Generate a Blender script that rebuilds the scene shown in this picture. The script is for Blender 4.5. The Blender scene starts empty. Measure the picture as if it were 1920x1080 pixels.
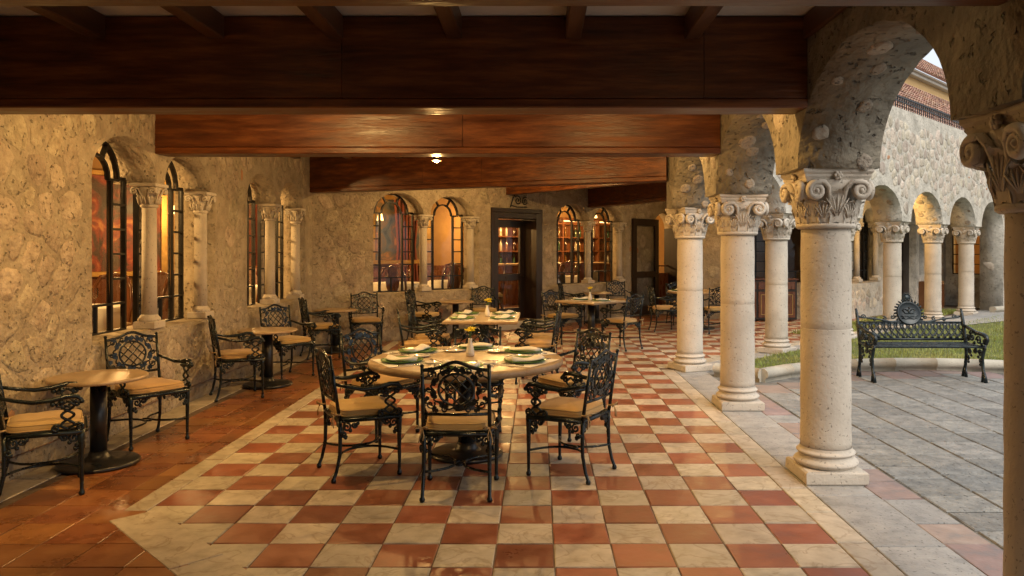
import bpy, bmesh, math, random
from mathutils import Vector, Matrix, noise
R = math.radians
random.seed(7)
scene = bpy.context.scene
COL = scene.collection

# ---------------------------------------------------------------- camera
cam_d = bpy.data.cameras.new('camera')
cam = bpy.data.objects.new('camera', cam_d); COL.objects.link(cam)
cam.location = (0, 0, 1.55); cam.rotation_euler = (R(90), 0, 0)
cam_d.sensor_width = 36; cam_d.lens = 36*1430/1920
cam_d.shift_x = (960-1009)/1920; cam_d.shift_y = -(540-468)/1920
cam_d.clip_start = .05; cam_d.clip_end = 2000
scene.camera = cam
# ---------------------------------------------------------------- sky, sun, exposure
SUN_EL, SUN_AZ = 48, 150          # azimuth measured clockwise from +Y
world = bpy.data.worlds.new('World'); scene.world = world; world.use_nodes = True
wn = world.node_tree; wn.nodes.clear()
sky = wn.nodes.new('ShaderNodeTexSky'); sky.sky_type = 'NISHITA'; sky.sun_disc = False
sky.sun_elevation = R(SUN_EL); sky.sun_rotation = R(SUN_AZ)
sky.air_density = 1.0; sky.dust_density = 6.0; sky.ozone_density = .6
bg = wn.nodes.new('ShaderNodeBackground'); bg.inputs['Strength'].default_value = .108
wo = wn.nodes.new('ShaderNodeOutputWorld')
veil = wn.nodes.new('ShaderNodeMix'); veil.data_type = 'RGBA'; veil.inputs[0].default_value = .6; veil.inputs[7].default_value = (7.6, 7.9, 8.2, 1)
wn.links.new(sky.outputs[0], veil.inputs[6]); wn.links.new(veil.outputs[2], bg.inputs[0]); wn.links.new(bg.outputs[0], wo.inputs[0])
sd = bpy.data.lights.new('sun', 'SUN'); sd.energy = 1.0; sd.angle = R(40); sd.color = (1, .95, .88)
sun = bpy.data.objects.new('sun', sd); COL.objects.link(sun)
az = R(SUN_AZ); el = R(SUN_EL)
sv = Vector((math.sin(az)*math.cos(el), math.cos(az)*math.cos(el), math.sin(el)))
sun.rotation_euler = (-sv).to_track_quat('-Z', 'Y').to_euler()
vs = scene.view_settings
vs.view_transform = 'Standard'; vs.look = 'None'; vs.gamma = 1; vs.exposure = 0.68; vs.use_curve_mapping = False
LAMP_W = 50.0      # corridor spotlights
ROOM_W = 150.0      # dining-room lamps

cy = scene.cycles
cy.max_bounces = 7; cy.diffuse_bounces = 4; cy.glossy_bounces = 3; cy.transmission_bounces = 4; cy.transparent_max_bounces = 10
cy.caustics_reflective = False; cy.caustics_refractive = False; cy.sample_clamp_indirect = 6
# ---------------------------------------------------------------- materials
def node(nt, typ, **kw):
    n = nt.nodes.new(typ)
    for k, v in kw.items():
        if k in n.inputs.keys(): n.inputs[k].default_value = v
        else: setattr(n, k, v)
    return n
def rgba(c): return (c[0], c[1], c[2], 1)
def pmat(name, cols, scale=3, detail=4, rough=(.5, .7), bump=.2, bscale=40, bdist=.01, isl=.0, pits=0, pscale=60,
         metallic=0, coat=0, spec=.5, stretch=(1, 1, 1), veins=None, vscale=6, sheen=0, hue=0, distort=0.0):
    """world-space procedural: colour ramp over noise, island variation, pores, veins, fine relief"""
    m = bpy.data.materials.new(name); m.use_nodes = True
    nt = m.node_tree; nt.nodes.clear(); L = nt.links.new
    out = node(nt, 'ShaderNodeOutputMaterial'); b = node(nt, 'ShaderNodeBsdfPrincipled')
    L(b.outputs[0], out.inputs[0])
    geo = node(nt, 'ShaderNodeNewGeometry')
    mp = node(nt, 'ShaderNodeMapping'); mp.inputs['Scale'].default_value = stretch
    L(geo.outputs['Position'], mp.inputs['Vector'])
    n1 = node(nt, 'ShaderNodeTexNoise'); n1.inputs['Scale'].default_value = scale; n1.inputs['Detail'].default_value = detail
    n1.inputs['Roughness'].default_value = .62; n1.inputs['Distortion'].default_value = distort
    L(mp.outputs[0], n1.inputs['Vector'])
    cr = node(nt, 'ShaderNodeValToRGB')
    els = cr.color_ramp.elements
    k = len(cols)
    for i, c in enumerate(cols):
        p = .28 + .44*i/max(1, k-1)
        e = els[i] if i < 2 else els.new(p)
        e.position = p; e.color = rgba(c)
    L(n1.outputs['Fac'], cr.inputs[0])
    col = cr.outputs[0]
    if veins:
        n3 = node(nt, 'ShaderNodeTexNoise'); n3.inputs['Scale'].default_value = vscale; n3.inputs['Detail'].default_value = 4
        n3.inputs['Distortion'].default_value = 1.4
        L(mp.outputs[0], n3.inputs['Vector'])
        r3 = node(nt, 'ShaderNodeValToRGB'); e = r3.color_ramp.elements
        e[0].position = .475; e[0].color = (0, 0, 0, 1); e[1].position = .5; e[1].color = (1, 1, 1, 1)
        x = e.new(.53); x.color = (0, 0, 0, 1)
        L(n3.outputs['Fac'], r3.inputs[0])
        mu = node(nt, 'ShaderNodeMath', operation='MULTIPLY'); mu.inputs[1].default_value = .55
        L(r3.outputs[0], mu.inputs[0])
        mx = node(nt, 'ShaderNodeMix', data_type='RGBA'); mx.inputs[7].default_value = rgba(veins)
        L(mu.outputs[0], mx.inputs[0]); L(col, mx.inputs[6]); col = mx.outputs[2]
    if isl or hue:
        hs = node(nt, 'ShaderNodeHueSaturation')
        mr = node(nt, 'ShaderNodeMapRange'); mr.inputs['To Min'].default_value = 1-isl; mr.inputs['To Max'].default_value = 1+isl
        oi = node(nt, 'ShaderNodeObjectInfo')
        ad = node(nt, 'ShaderNodeMath', operation='ADD'); L(oi.outputs['Random'], ad.inputs[0]); L(geo.outputs['Random Per Island'], ad.inputs[1])
        fr = node(nt, 'ShaderNodeMath', operation='FRACT'); L(ad.outputs[0], fr.inputs[0])
        L(fr.outputs[0], mr.inputs['Value']); L(mr.outputs[0], hs.inputs['Value'])
        if hue:
            m2 = node(nt, 'ShaderNodeMath', operation='MULTIPLY'); m2.inputs[1].default_value = 7.31; L(fr.outputs[0], m2.inputs[0])
            f2 = node(nt, 'ShaderNodeMath', operation='FRACT'); L(m2.outputs[0], f2.inputs[0])
            mh = node(nt, 'ShaderNodeMapRange'); mh.inputs['To Min'].default_value = .5-hue; mh.inputs['To Max'].default_value = .5+hue
            L(f2.outputs[0], mh.inputs['Value']); L(mh.outputs[0], hs.inputs['Hue'])
        L(col, hs.inputs['Color']); col = hs.outputs[0]
    n2 = node(nt, 'ShaderNodeTexNoise'); n2.inputs['Scale'].default_value = bscale; n2.inputs['Detail'].default_value = 3
    L(mp.outputs[0], n2.inputs['Vector'])
    h = n2.outputs['Fac']
    if pits:
        v = node(nt, 'ShaderNodeTexNoise'); v.inputs['Scale'].default_value = pscale; v.inputs['Detail'].default_value = 2
        L(geo.outputs['Position'], v.inputs['Vector'])
        pr = node(nt, 'ShaderNodeMapRange', interpolation_type='SMOOTHSTEP'); pr.inputs['From Min'].default_value = .635; pr.inputs['From Max'].default_value = .70
        L(v.outputs['Fac'], pr.inputs['Value'])
        mx = node(nt, 'ShaderNodeMix', data_type='RGBA'); mx.inputs[7].default_value = rgba([c*.5 for c in cols[0]])
        mm = node(nt, 'ShaderNodeMath', operation='MULTIPLY'); mm.inputs[1].default_value = pits; L(pr.outputs[0], mm.inputs[0])
        L(mm.outputs[0], mx.inputs[0]); L(col, mx.inputs[6]); col = mx.outputs[2]
        sb = node(nt, 'ShaderNodeMath', operation='MULTIPLY_ADD'); sb.inputs[1].default_value = -1.2
        L(pr.outputs[0], sb.inputs[0]); L(h, sb.inputs[2]); h = sb.outputs[0]
    L(col, b.inputs['Base Color'])
    rr = node(nt, 'ShaderNodeMapRange'); rr.inputs['From Min'].default_value = .3; rr.inputs['From Max'].default_value = .7
    rr.inputs['To Min'].default_value = rough[0]; rr.inputs['To Max'].default_value = rough[1]
    L(n1.outputs['Fac'], rr.inputs['Value']); L(rr.outputs[0], b.inputs['Roughness'])
    if bump:
        bp = node(nt, 'ShaderNodeBump'); bp.inputs['Strength'].default_value = bump; bp.inputs['Distance'].default_value = bdist
        L(h, bp.inputs['Height']); L(bp.outputs[0], b.inputs['Normal'])
    b.inputs['Metallic'].default_value = metallic
    b.inputs['Coat Weight'].default_value = coat; b.inputs['Coat Roughness'].default_value = .108
    b.inputs['Specular IOR Level'].default_value = spec
    b.inputs['Sheen Weight'].default_value = sheen
    return m
def emat(name, col, s):
    m = bpy.data.materials.new(name); m.use_nodes = True; nt = m.node_tree; nt.nodes.clear()
    o = node(nt, 'ShaderNodeOutputMaterial'); e = node(nt, 'ShaderNodeEmission'); e.inputs[0].default_value = rgba(col); e.inputs[1].default_value = s
    nt.links.new(e.outputs[0], o.inputs[0]); return m
def glass_mat(name):
    m = bpy.data.materials.new(name); m.use_nodes = True; nt = m.node_tree; nt.nodes.clear()
    o = node(nt, 'ShaderNodeOutputMaterial'); t = node(nt, 'ShaderNodeBsdfTransparent'); t.inputs[0].default_value = (.93, .92, .88, 1)
    g = node(nt, 'ShaderNodeBsdfGlossy'); g.inputs['Roughness'].default_value = .03
    f = node(nt, 'ShaderNodeFresnel'); f.inputs[0].default_value = 1.5
    geo = node(nt, 'ShaderNodeNewGeometry'); n = node(nt, 'ShaderNodeTexNoise'); n.inputs['Scale'].default_value = 5
    nt.links.new(geo.outputs['Position'], n.inputs['Vector'])
    b = node(nt, 'ShaderNodeBump'); b.inputs['Strength'].default_value = .08; b.inputs['Distance'].default_value = .02
    nt.links.new(n.outputs[0], b.inputs['Height']); nt.links.new(b.outputs[0], g.inputs['Normal'])
    x = node(nt, 'ShaderNodeMixShader')
    nt.links.new(f.outputs[0], x.inputs[0]); nt.links.new(t.outputs[0], x.inputs[1]); nt.links.new(g.outputs[0], x.inputs[2])
    nt.links.new(x.outputs[0], o.inputs[0]); return m

M = {}
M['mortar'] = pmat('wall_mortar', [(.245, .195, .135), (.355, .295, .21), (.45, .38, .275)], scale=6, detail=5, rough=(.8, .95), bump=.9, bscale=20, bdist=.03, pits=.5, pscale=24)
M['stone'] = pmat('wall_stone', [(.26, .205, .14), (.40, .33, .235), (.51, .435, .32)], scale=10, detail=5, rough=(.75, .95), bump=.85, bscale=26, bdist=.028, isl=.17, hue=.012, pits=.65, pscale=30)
M['chip'] = pmat('brick_chip', [(.34, .16, .08), (.47, .26, .14)], scale=14, rough=(.8, .95), bump=.5, bscale=50, isl=.15)
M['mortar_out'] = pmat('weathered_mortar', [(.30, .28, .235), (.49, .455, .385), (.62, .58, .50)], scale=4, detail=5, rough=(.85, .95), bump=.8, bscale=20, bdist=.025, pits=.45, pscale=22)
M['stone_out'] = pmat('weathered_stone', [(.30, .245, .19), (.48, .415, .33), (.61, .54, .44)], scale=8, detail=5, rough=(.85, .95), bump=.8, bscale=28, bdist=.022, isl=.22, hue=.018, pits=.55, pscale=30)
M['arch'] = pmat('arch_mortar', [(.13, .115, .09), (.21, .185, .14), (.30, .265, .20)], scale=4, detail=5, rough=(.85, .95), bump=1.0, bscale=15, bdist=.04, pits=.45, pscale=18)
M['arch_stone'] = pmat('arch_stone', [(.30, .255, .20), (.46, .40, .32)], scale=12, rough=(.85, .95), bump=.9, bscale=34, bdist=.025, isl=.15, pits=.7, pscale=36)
M['column'] = pmat('column_limestone', [(.40, .35, .285), (.52, .465, .385), (.59, .535, .45)], scale=2.0, rough=(.7, .88), bump=.5, bscale=40, bdist=.008, pits=.7, pscale=56)
M['cream'] = pmat('cream_marble', [(.32, .27, .195), (.46, .405, .315), (.56, .50, .40)], scale=9, detail=5, rough=(.40, .64), bump=.25, bscale=16, bdist=.006, isl=.16, hue=.008, veins=(.25, .18, .11), vscale=3.2)
M['red'] = pmat('terracotta_tile', [(.185, .062, .032), (.26, .088, .046), (.33, .13, .075)], scale=5, detail=5, rough=(.26, .58), bump=.45, bscale=11, bdist=.008, isl=.22, hue=.006)
M['aisle'] = pmat('aisle_terracotta', [(.15, .056, .020), (.24, .094, .033), (.33, .15, .058)], scale=4, detail=5, rough=(.20, .42), bump=.35, bscale=11, bdist=.008, isl=.28, hue=.008)
M['grout'] = pmat('grout', [(.10, .07, .05), (.18, .13, .095)], scale=9, rough=(.8, .95), bump=.4)
M['paver'] = pmat('grey_paver', [(.12, .122, .115), (.215, .215, .20), (.30, .295, .27)], scale=9, detail=5, rough=(.6, .85), bump=.8, bscale=26, bdist=.016, isl=.2, hue=.014, pits=.5, pscale=40)
M['paver_pink'] = pmat('pink_paver', [(.17, .155, .15), (.26, .19, .165), (.32, .25, .225)], scale=6, rough=(.5, .8), bump=.5, bscale=26, bdist=.01, isl=.22, hue=.018)
M['kerbband'] = pmat('grey_limestone_band', [(.20, .20, .19), (.31, .305, .29), (.38, .37, .35)], scale=7, rough=(.55, .75), bump=.5, bscale=40, bdist=.01, isl=.12, pits=.7, pscale=44)
M['joint'] = pmat('paving_joint', [(.07, .068, .06), (.24, .23, .205)], scale=9, rough=(.85, .95), bump=.4)
M['beam'] = pmat('varnished_beam', [(.040, .010, .003), (.105, .029, .006), (.21, .068, .013)], scale=4, detail=6, rough=(.30, .54), bump=.4, bscale=10, bdist=.012, stretch=(.5, 1.6, 4.5), isl=.12, spec=.45)
M['joist'] = pmat('joist_wood', [(.055, .022, .010), (.12, .050, .02)], scale=3, rough=(.35, .55), bump=.15, bscale=30, stretch=(3, .3, 3))
M['ceiling'] = pmat('white_ceiling', [(.62, .60, .56), (.74, .72, .68)], scale=2, rough=(.8, .9), bump=.08)
M['darkwood'] = pmat('dark_door_wood', [(.010, .006, .004), (.028, .014, .008)], scale=5, rough=(.3, .5), bump=.15, bscale=30, stretch=(3, 3, .4))
M['iron'] = pmat('green_black_iron', [(.003, .006, .007), (.008, .015, .018), (.020, .034, .036)], scale=9, rough=(.18, .36), bump=.12, bscale=60, bdist=.003, metallic=.35, spec=.6)
M['blackiron'] = pmat('black_iron', [(.006, .006, .006), (.016, .015, .014)], scale=9, rough=(.35, .5), bump=.1, bscale=60, bdist=.003, metallic=.3)
M['cushion'] = pmat('tan_cushion', [(.40, .255, .088), (.51, .345, .145)], scale=3, rough=(.85, .95), bump=.35, bscale=120, bdist=.003, isl=.12, hue=.006, sheen=.2)
M['cord'] = pmat('cushion_tie', [(.36, .24, .11), (.46, .33, .17)], scale=30, rough=(.8, .95), bump=.3)
M['tabletop'] = pmat('beige_marble_top', [(.24, .17, .095), (.36, .26, .155), (.44, .33, .21)], scale=4, rough=(.30, .46), bump=.05, veins=(.26, .17, .09), vscale=5, isl=.05)
M['pedestal'] = pmat('pedestal_black', [(.006, .007, .008), (.016, .016, .017)], scale=6, rough=(.25, .4), bump=.05)
M['linen'] = pmat('white_linen', [(.72, .70, .64), (.80, .78, .73)], scale=12, rough=(.8, .95), bump=.25, bscale=120, bdist=.002)
M['china'] = pmat('white_china', [(.74, .72, .67), (.80, .78, .74)], scale=4, rough=(.08, .15), bump=0)
M['green'] = pmat('green_charger', [(.07, .17, .045), (.11, .24, .07)], scale=6, rough=(.15, .3), bump=.05)
M['steel'] = pmat('cutlery_steel', [(.5, .48, .44), (.6, .58, .55)], scale=6, rough=(.15, .25), bump=0, metallic=1)
M['yellow'] = pmat('yellow_petals', [(.86, .66, .02), (.92, .78, .05)], scale=40, rough=(.6, .8), bump=.1)
M['stem'] = pmat('green_stem', [(.05, .12, .03), (.08, .16, .04)], scale=20, rough=(.5, .7), bump=.1)
M['grass'] = pmat('lawn_blades', [(.12, .19, .035), (.26, .30, .065), (.42, .40, .13)], scale=1.2, rough=(.5, .7), bump=0, isl=.3)
M['soil'] = pmat('lawn_soil', [(.07, .09, .025), (.13, .14, .05)], scale=8, rough=(.9, .95), bump=.4)
M['kerb'] = pmat('kerb_limestone', [(.36, .33, .26), (.50, .46, .37)], scale=3, rough=(.7, .85), bump=.4, bscale=40, bdist=.008, pits=.4, pscale=50)
M['ground'] = pmat('ground_earth', [(.20, .19, .17), (.28, .27, .24)], scale=.7, rough=(.9, .95), bump=.3)
M['roof'] = pmat('clay_roof_tile', [(.26, .13, .085), (.42, .25, .17), (.50, .35, .26)], scale=3, rough=(.8, .9), bump=.3, isl=.35, hue=.014)
M['ochre'] = pmat('ochre_render', [(.50, .32, .13), (.60, .40, .18)], scale=2, rough=(.85, .95), bump=.2)
M['cornice'] = pmat('pale_cornice', [(.46, .44, .38), (.58, .55, .49)], scale=3, rough=(.8, .9), bump=.2)
M['roomwall'] = pmat('dining_room_plaster', [(.25, .13, .045), (.42, .25, .09)], scale=1.4, rough=(.7, .9), bump=.2, bscale=14)
M['roomfloor'] = pmat('dining_room_floor', [(.13, .055, .022), (.22, .10, .04)], scale=3, rough=(.3, .5), bump=.1)
M['chairwood'] = pmat('mahogany', [(.09, .028, .010), (.17, .06, .02)], scale=7, rough=(.2, .35), bump=.1, stretch=(1, 1, .3), coat=.3)
M['drape'] = pmat('velvet_drape', [(.10, .02, .012), (.22, .05, .02)], scale=6, rough=(.7, .9), bump=.2, sheen=.3)
M['glass'] = glass_mat('window_glass')
M['bulb'] = emat('lit_bulb', (1, .68, .30), 60)
M['shade'] = emat('lit_shade', (1, .55, .18), 4)
M['gold'] = pmat('gilt', [(.40, .24, .07), (.55, .35, .12)], scale=12, rough=(.3, .45), bump=.2, metallic=.8)
M['bronze'] = pmat('lamp_housing', [(.03, .018, .01), (.06, .035, .02)], scale=8, rough=(.4, .5), bump=.05, metallic=.6)

# ---------------------------------------------------------------- object helpers
def new_mesh(name, verts, faces, smooth=False, mat=None):
    me = bpy.data.meshes.new(name); me.from_pydata([tuple(v) for v in verts], [], faces); me.validate(); me.update()
    if smooth:
        for p in me.polygons: p.use_smooth = True
    if mat is not None: me.materials.append(M[mat] if isinstance(mat, str) else mat)
    return me
class MB:
    """collects geometry for ONE mesh"""
    def __init__(s): s.v = []; s.f = []
    def add(s, verts, faces):
        k = len(s.v); s.v += [Vector(v) for v in verts]; s.f += [tuple(i+k for i in f) for f in faces]; return s
    def box(s, c, d, rz=0, bev=0, taper=1):
        x, y, z = d[0]/2, d[1]/2, d[2]/2; rm = Matrix.Rotation(rz, 3, 'Z'); c = Vector(c)
        if not bev:
            P = [(-x, -y, -z), (x, -y, -z), (x, y, -z), (-x, y, -z), (-x*taper, -y*taper, z), (x*taper, -y*taper, z), (x*taper, y*taper, z), (-x*taper, y*taper, z)]
            return s.add([c+rm@Vector(p) for p in P], [(3, 2, 1, 0), (4, 5, 6, 7), (0, 1, 5, 4), (1, 2, 6, 5), (2, 3, 7, 6), (3, 0, 4, 7)])
        b = bev; P = []
        for zz, q in ((-z, b), (-z+b, 0), (z-b, 0), (z, b)):
            t = 1 if zz < 0 else taper
            for (sx, sy) in ((-1, -1), (1, -1), (1, 1), (-1, 1)): P.append((sx*(x*t-q), sy*(y*t-q), zz))
        F = [(3, 2, 1, 0), (12, 13, 14, 15)]
        for l in range(3):
            for i in range(4): j = (i+1) % 4; F.append((l*4+i, l*4+j, l*4+4+j, l*4+4+i))
        return s.add([c+rm@Vector(p) for p in P], F)
    def lathe(s, prof, n=20, c=(0, 0, 0), cap=True):
        c = Vector(c); V = []; F = []
        for r, z in prof:
            for i in range(n):
                a = 2*math.pi*i/n; V.append(c+Vector((r*math.cos(a), r*math.sin(a), z)))
        for k in range(len(prof)-1):
            for i in range(n):
                j = (i+1) % n; F.append((k*n+i, k*n+j, (k+1)*n+j, (k+1)*n+i))
        if cap:
            F.append(tuple(range(n))[::-1]); F.append(tuple((len(prof)-1)*n+i for i in range(n)))
        return s.add(V, F)
    def tube(s, pts, r, n=6, closed=False, flat=None, cap=True):
        P = [Vector(p) for p in pts]; m = len(P)
        if m < 2: return s
        T = []
        for i in range(m):
            a = P[(i-1) % m] if (closed or i > 0) else P[i]; b = P[(i+1) % m] if (closed or i < m-1) else P[i]
            t = (b-a); T.append(t.normalized() if t.length > 1e-9 else Vector((0, 0, 1)))
        up = Vector((0, 0, 1)) if abs(T[0].z) < .9 else Vector((1, 0, 0))
        nrm = (up - T[0]*up.dot(T[0])).normalized(); V = []; F = []
        for i in range(m):
            if i: 
                nrm = nrm - T[i]*nrm.dot(T[i])
                nrm = nrm.normalized() if nrm.length > 1e-6 else T[i].orthogonal().normalized()
            bn = T[i].cross(nrm); rr = r[i] if isinstance(r, (list, tuple)) else r
            for k in range(n):
                a = 2*math.pi*k/n; V.append(P[i] + nrm*(rr*math.cos(a)) + bn*(rr*math.sin(a)*(flat or 1)))
        for i in range(m-1 if not closed else m):
            ii = (i+1) % m
            for k in range(n):
                kk = (k+1) % n; F.append((i*n+k, i*n+kk, ii*n+kk, ii*n+k))
        if not closed and cap: F.append(tuple(range(n))[::-1]); F.append(tuple((m-1)*n+k for k in range(n)))
        return s.add(V, F)
    def ell(s, c, r, n=8, m=5, rot=None):
        c = Vector(c); V = []; F = []
        for i in range(m+1):
            th = math.pi*i/m
            for k in range(n):
                a = 2*math.pi*k/n; p = Vector((r[0]*math.sin(th)*math.cos(a), r[1]*math.sin(th)*math.sin(a), r[2]*math.cos(th)))
                V.append(c + (rot@p if rot else p))
        for i in range(m):
            for k in range(n): kk = (k+1) % n; F.append((i*n+k, (i+1)*n+k, (i+1)*n+kk, i*n+kk))
        return s.add(V, F)
    def prism(s, poly, z0, z1):
        n = len(poly); V = [(x, y, z0) for x, y in poly]+[(x, y, z1) for x, y in poly]
        F = [tuple(range(n))[::-1], tuple(range(n, 2*n))]+[(i, (i+1) % n, n+(i+1) % n, n+i) for i in range(n)]
        return s.add(V, F)
    def mesh(s, name, mat, smooth=False): return new_mesh(name, s.v, s.f, smooth, mat)
def obj(name, me, parent=None, loc=(0, 0, 0), rz=0):
    o = bpy.data.objects.new(name, me); COL.objects.link(o); o.location = loc; o.rotation_euler = (0, 0, rz)
    if parent is not None: o.parent = parent
    return o
def tag(o, label, cat, group=None):
    o['label'] = label; o['category'] = cat
    if group: o['group'] = group
    return o
def kind(o, k='structure'): o['kind'] = k; return o
def thing(name, label, cat, loc=(0, 0, 0), rz=0, group=None):
    o = bpy.data.objects.new(name, None); COL.objects.link(o); o.location = loc; o.rotation_euler = (0, 0, rz); o.empty_display_size = .1
    return tag(o, label, cat, group)
def copy_tree(o, parent=None):
    c = o.copy(); COL.objects.link(c)
    if parent is not None: c.parent = parent
    for ch in list(o.children): copy_tree(ch, c)
    return c
def face(fx, fy): return math.atan2(-fx, fy)
def plate_mesh(name, outer, holes, thick, mat, y0=0):
    """filled 2D outline (u,z) with holes, extruded: front at y0, back at y0+thick"""
    cu = bpy.data.curves.new(name, 'CURVE'); cu.dimensions = '2D'; cu.fill_mode = 'BOTH'; cu.extrude = thick/2
    for poly in [outer]+list(holes):
        sp = cu.splines.new('POLY'); sp.points.add(len(poly)-1); sp.use_cyclic_u = True
        for i, (x, z) in enumerate(poly): sp.points[i].co = (x, z, 0, 1)
    o = bpy.data.objects.new('tmp', cu); COL.objects.link(o)
    dg = bpy.context.evaluated_depsgraph_get(); me = bpy.data.meshes.new_from_object(o.evaluated_get(dg))
    bpy.data.objects.remove(o); bpy.data.curves.remove(cu)
    for v in me.vertices: x, z, w = v.co; v.co = (x, y0+thick/2+w, z)
    bm = bmesh.new(); bm.from_mesh(me); bmesh.ops.remove_doubles(bm, verts=bm.verts, dist=1e-5)
    bmesh.ops.recalc_face_normals(bm, faces=bm.faces); bm.to_mesh(me); bm.free()
    me.name = name; me.materials.clear(); me.materials.append(M[mat]); return me
def arc(cx, cz, a, b, n, a0=0, a1=180, jit=0):
    P = []
    for i in range(n+1):
        t = R(a0+(a1-a0)*i/n); j = random.uniform(-jit, jit)
        P.append((cx+(a+j)*math.cos(t), cz+(b+j)*math.sin(t)))
    return P

# ---------------------------------------------------------------- rubble stones set in a wall face
def clip(poly, nx, ny, d):
    out = []
    for i in range(len(poly)):
        a, b = poly[i], poly[(i+1) % len(poly)]
        da, db = a[0]*nx+a[1]*ny-d, b[0]*nx+b[1]*ny-d
        if da <= 0: out.append(a)
        if (da < 0 < db) or (db < 0 < da):
            t = da/(da-db); out.append((a[0]+(b[0]-a[0])*t, a[1]+(b[1]-a[1])*t))
    return out
def stone_cells(u0, u1, z0, z1, size, rnd):
    pts = []; nx = int((u1-u0)/size); nz = max(1, int((z1-z0)/size))
    for i in range(nx):
        for j in range(nz):
            if rnd.random() < .16: continue
            pts.append((u0+(i+.5+rnd.uniform(-.46, .46))*(u1-u0)/nx, z0+(j+.5+rnd.uniform(-.46, .46))*(z1-z0)/nz))
    cells = []
    for p in pts:
        s = size*1.0; poly = [(p[0]-s, p[1]-s), (p[0]+s, p[1]-s), (p[0]+s, p[1]+s), (p[0]-s, p[1]+s)]
        for q in pts:
            dx, dy = q[0]-p[0], q[1]-p[1]; d2 = dx*dx+dy*dy
            if q is p or d2 > 9*size*size: continue
            dd = math.sqrt(d2); poly = clip(poly, dx/dd, dy/dd, (dx*(p[0]+q[0])/2+dy*(p[1]+q[1])/2)/dd)
            if len(poly) < 3: break
        if len(poly) >= 3: cells.append((p, poly))
    return cells
def stone_geo(poly, rnd, h, frame):
    """low irregular dome over a shrunk, rounded cell; frame maps (u,z,out)"""
    cx = sum(p[0] for p in poly)/len(poly); cz = sum(p[1] for p in poly)/len(poly)
    # resample radially for a rounded outline
    n = 13; ring = []; k = rnd.uniform(.82, .96); ph = rnd.uniform(0, 6.28)
    for i in range(n):
        a = ph+2*math.pi*i/n; dx, dz = math.cos(a), math.sin(a); best = 9
        for j in range(len(poly)):
            x1, y1 = poly[j][0]-cx, poly[j][1]-cz; x2, y2 = poly[(j+1) % len(poly)][0]-cx, poly[(j+1) % len(poly)][1]-cz
            ex, ez = x2-x1, y2-y1; den = dx*ez-dz*ex
            if abs(den) < 1e-9: continue
            t = (x1*ez-y1*ex)/den; s = (x1*dz-y1*dx)/den
            if t > 0 and -1e-6 <= s <= 1.000001: best = min(best, t)
        ring.append((dx, dz, best))
    mean = sum(r for _, _, r in ring)/n
    ring = [(dx, dz, (min(r, mean*1.7)*.92+mean*.08)*k*rnd.uniform(.90, 1.05)) for dx, dz, r in ring]
    V = []
    for f, hh in ((1, -.006), (.93, h*.62), (.62, h)):
        for dx, dz, r in ring: V.append(frame(cx+dx*r*f, cz+dz*r*f, hh+rnd.uniform(-.15, .15)*h))
    V.append(frame(cx, cz, h*rnd.uniform(.8, 1.15)))
    F = []
    for l in range(2):
        for i in range(n): j = (i+1) % n; F.append((l*n+i, l*n+j, (l+1)*n+j, (l+1)*n+i))
    for i in range(n): F.append((2*n+i, 2*n+(i+1) % n, 3*n))
    return V, F
def set_stones(parent, region, size, ok, mat, seed, limit=300, h=.012, prio=None, chips=0, frame=None):
    rnd = random.Random(seed); frame = frame or (lambda u, z, o: (u, -o, z))
    cells = []
    for p, poly in stone_cells(*region, size, rnd):
        cells.append((p, poly))
    good = [(p, q) for p, q in cells if all(ok(x, z) for x, z in q) and ok(*p)]
    if prio: good.sort(key=lambda c: prio(c[0]))
    rest = MB()
    for i, (p, q) in enumerate(good):
        V, F = stone_geo(q, rnd, h*rnd.uniform(.6, 1.4), frame)
        if i < limit:
            mt = mat
            if rnd.random() < chips:
                mt = 'chip'; c_, sn = rnd.uniform(.18, .4), rnd.uniform(.5, .9); cx, cz = p
                if rnd.random() < .5: c_, sn = sn, c_
                V, F = stone_geo([(cx+(x-cx)*sn, cz+(z-cz)*c_) for x, z in q], rnd, h, frame)
            me = new_mesh('stone', V, F, True, mt)
            obj('stone', me, parent)
        else: rest.add(V, F)
    if rest.v: kind(obj('stones', rest.mesh('stones', mat, True), parent), 'stuff')

# ================================================================ the plan
XW = -3.55                       # left wall face
XC = 1.96                        # arcade axis
YD = 9.85                        # corner column of the arcade
C45 = 15.52                      # slanted wall: Y = X + C45
S2 = math.sqrt(.5)
def on45(s, off=0): return (XC+s*S2+off*S2, YD+s*S2-off*S2)      # along the slanted arcade, off towards courtyard
# ---------------------------------------------------------------- ground and floors
g = obj('ground', new_mesh('ground', [(-600, -600, -.05), (600, -600, -.05), (600, 600, -.05), (-600, 600, -.05)], [(0, 1, 2, 3)], mat='ground')); kind(g)
def sheet(name, poly, z, mat, parent=None):
    o = obj(name, new_mesh(name, [(x, y, z) for x, y in poly], [tuple(range(len(poly)))], mat=mat), parent); return o
floor = kind(sheet('corridor_floor', [(XW-.3, -5), (1.75, -5), (1.75, YD+.1), (9.6, 17.6), (12.2, 21.9), (3.3, 20), (XW-.3, 12.4)], -.005, 'grout'))
GX, GY, TS = .081, 3.721, .30
def tile_mesh(name, w, d, mat, seed, h=.02, bev=.004):
    r = random.Random(seed); b = MB(); b.box((0, 0, -h/2), (w, d, h), bev=bev)
    for v in b.v: v.x += r.uniform(-.0034, .0034); v.y += r.uniform(-.0034, .0034); v.z += r.uniform(-.0006, .0006)
    return b.mesh(name, mat)
red_m = [tile_mesh('terracotta_tile', .293, .293, 'red', i) for i in range(4)]
cre_m = [tile_mesh('cream_tile', .295, .295, 'cream', 10+i) for i in range(4)]
ais_m = [tile_mesh('aisle_tile', .294, .294, 'aisle', 20+i, bev=.0025) for i in range(4)]
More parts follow.
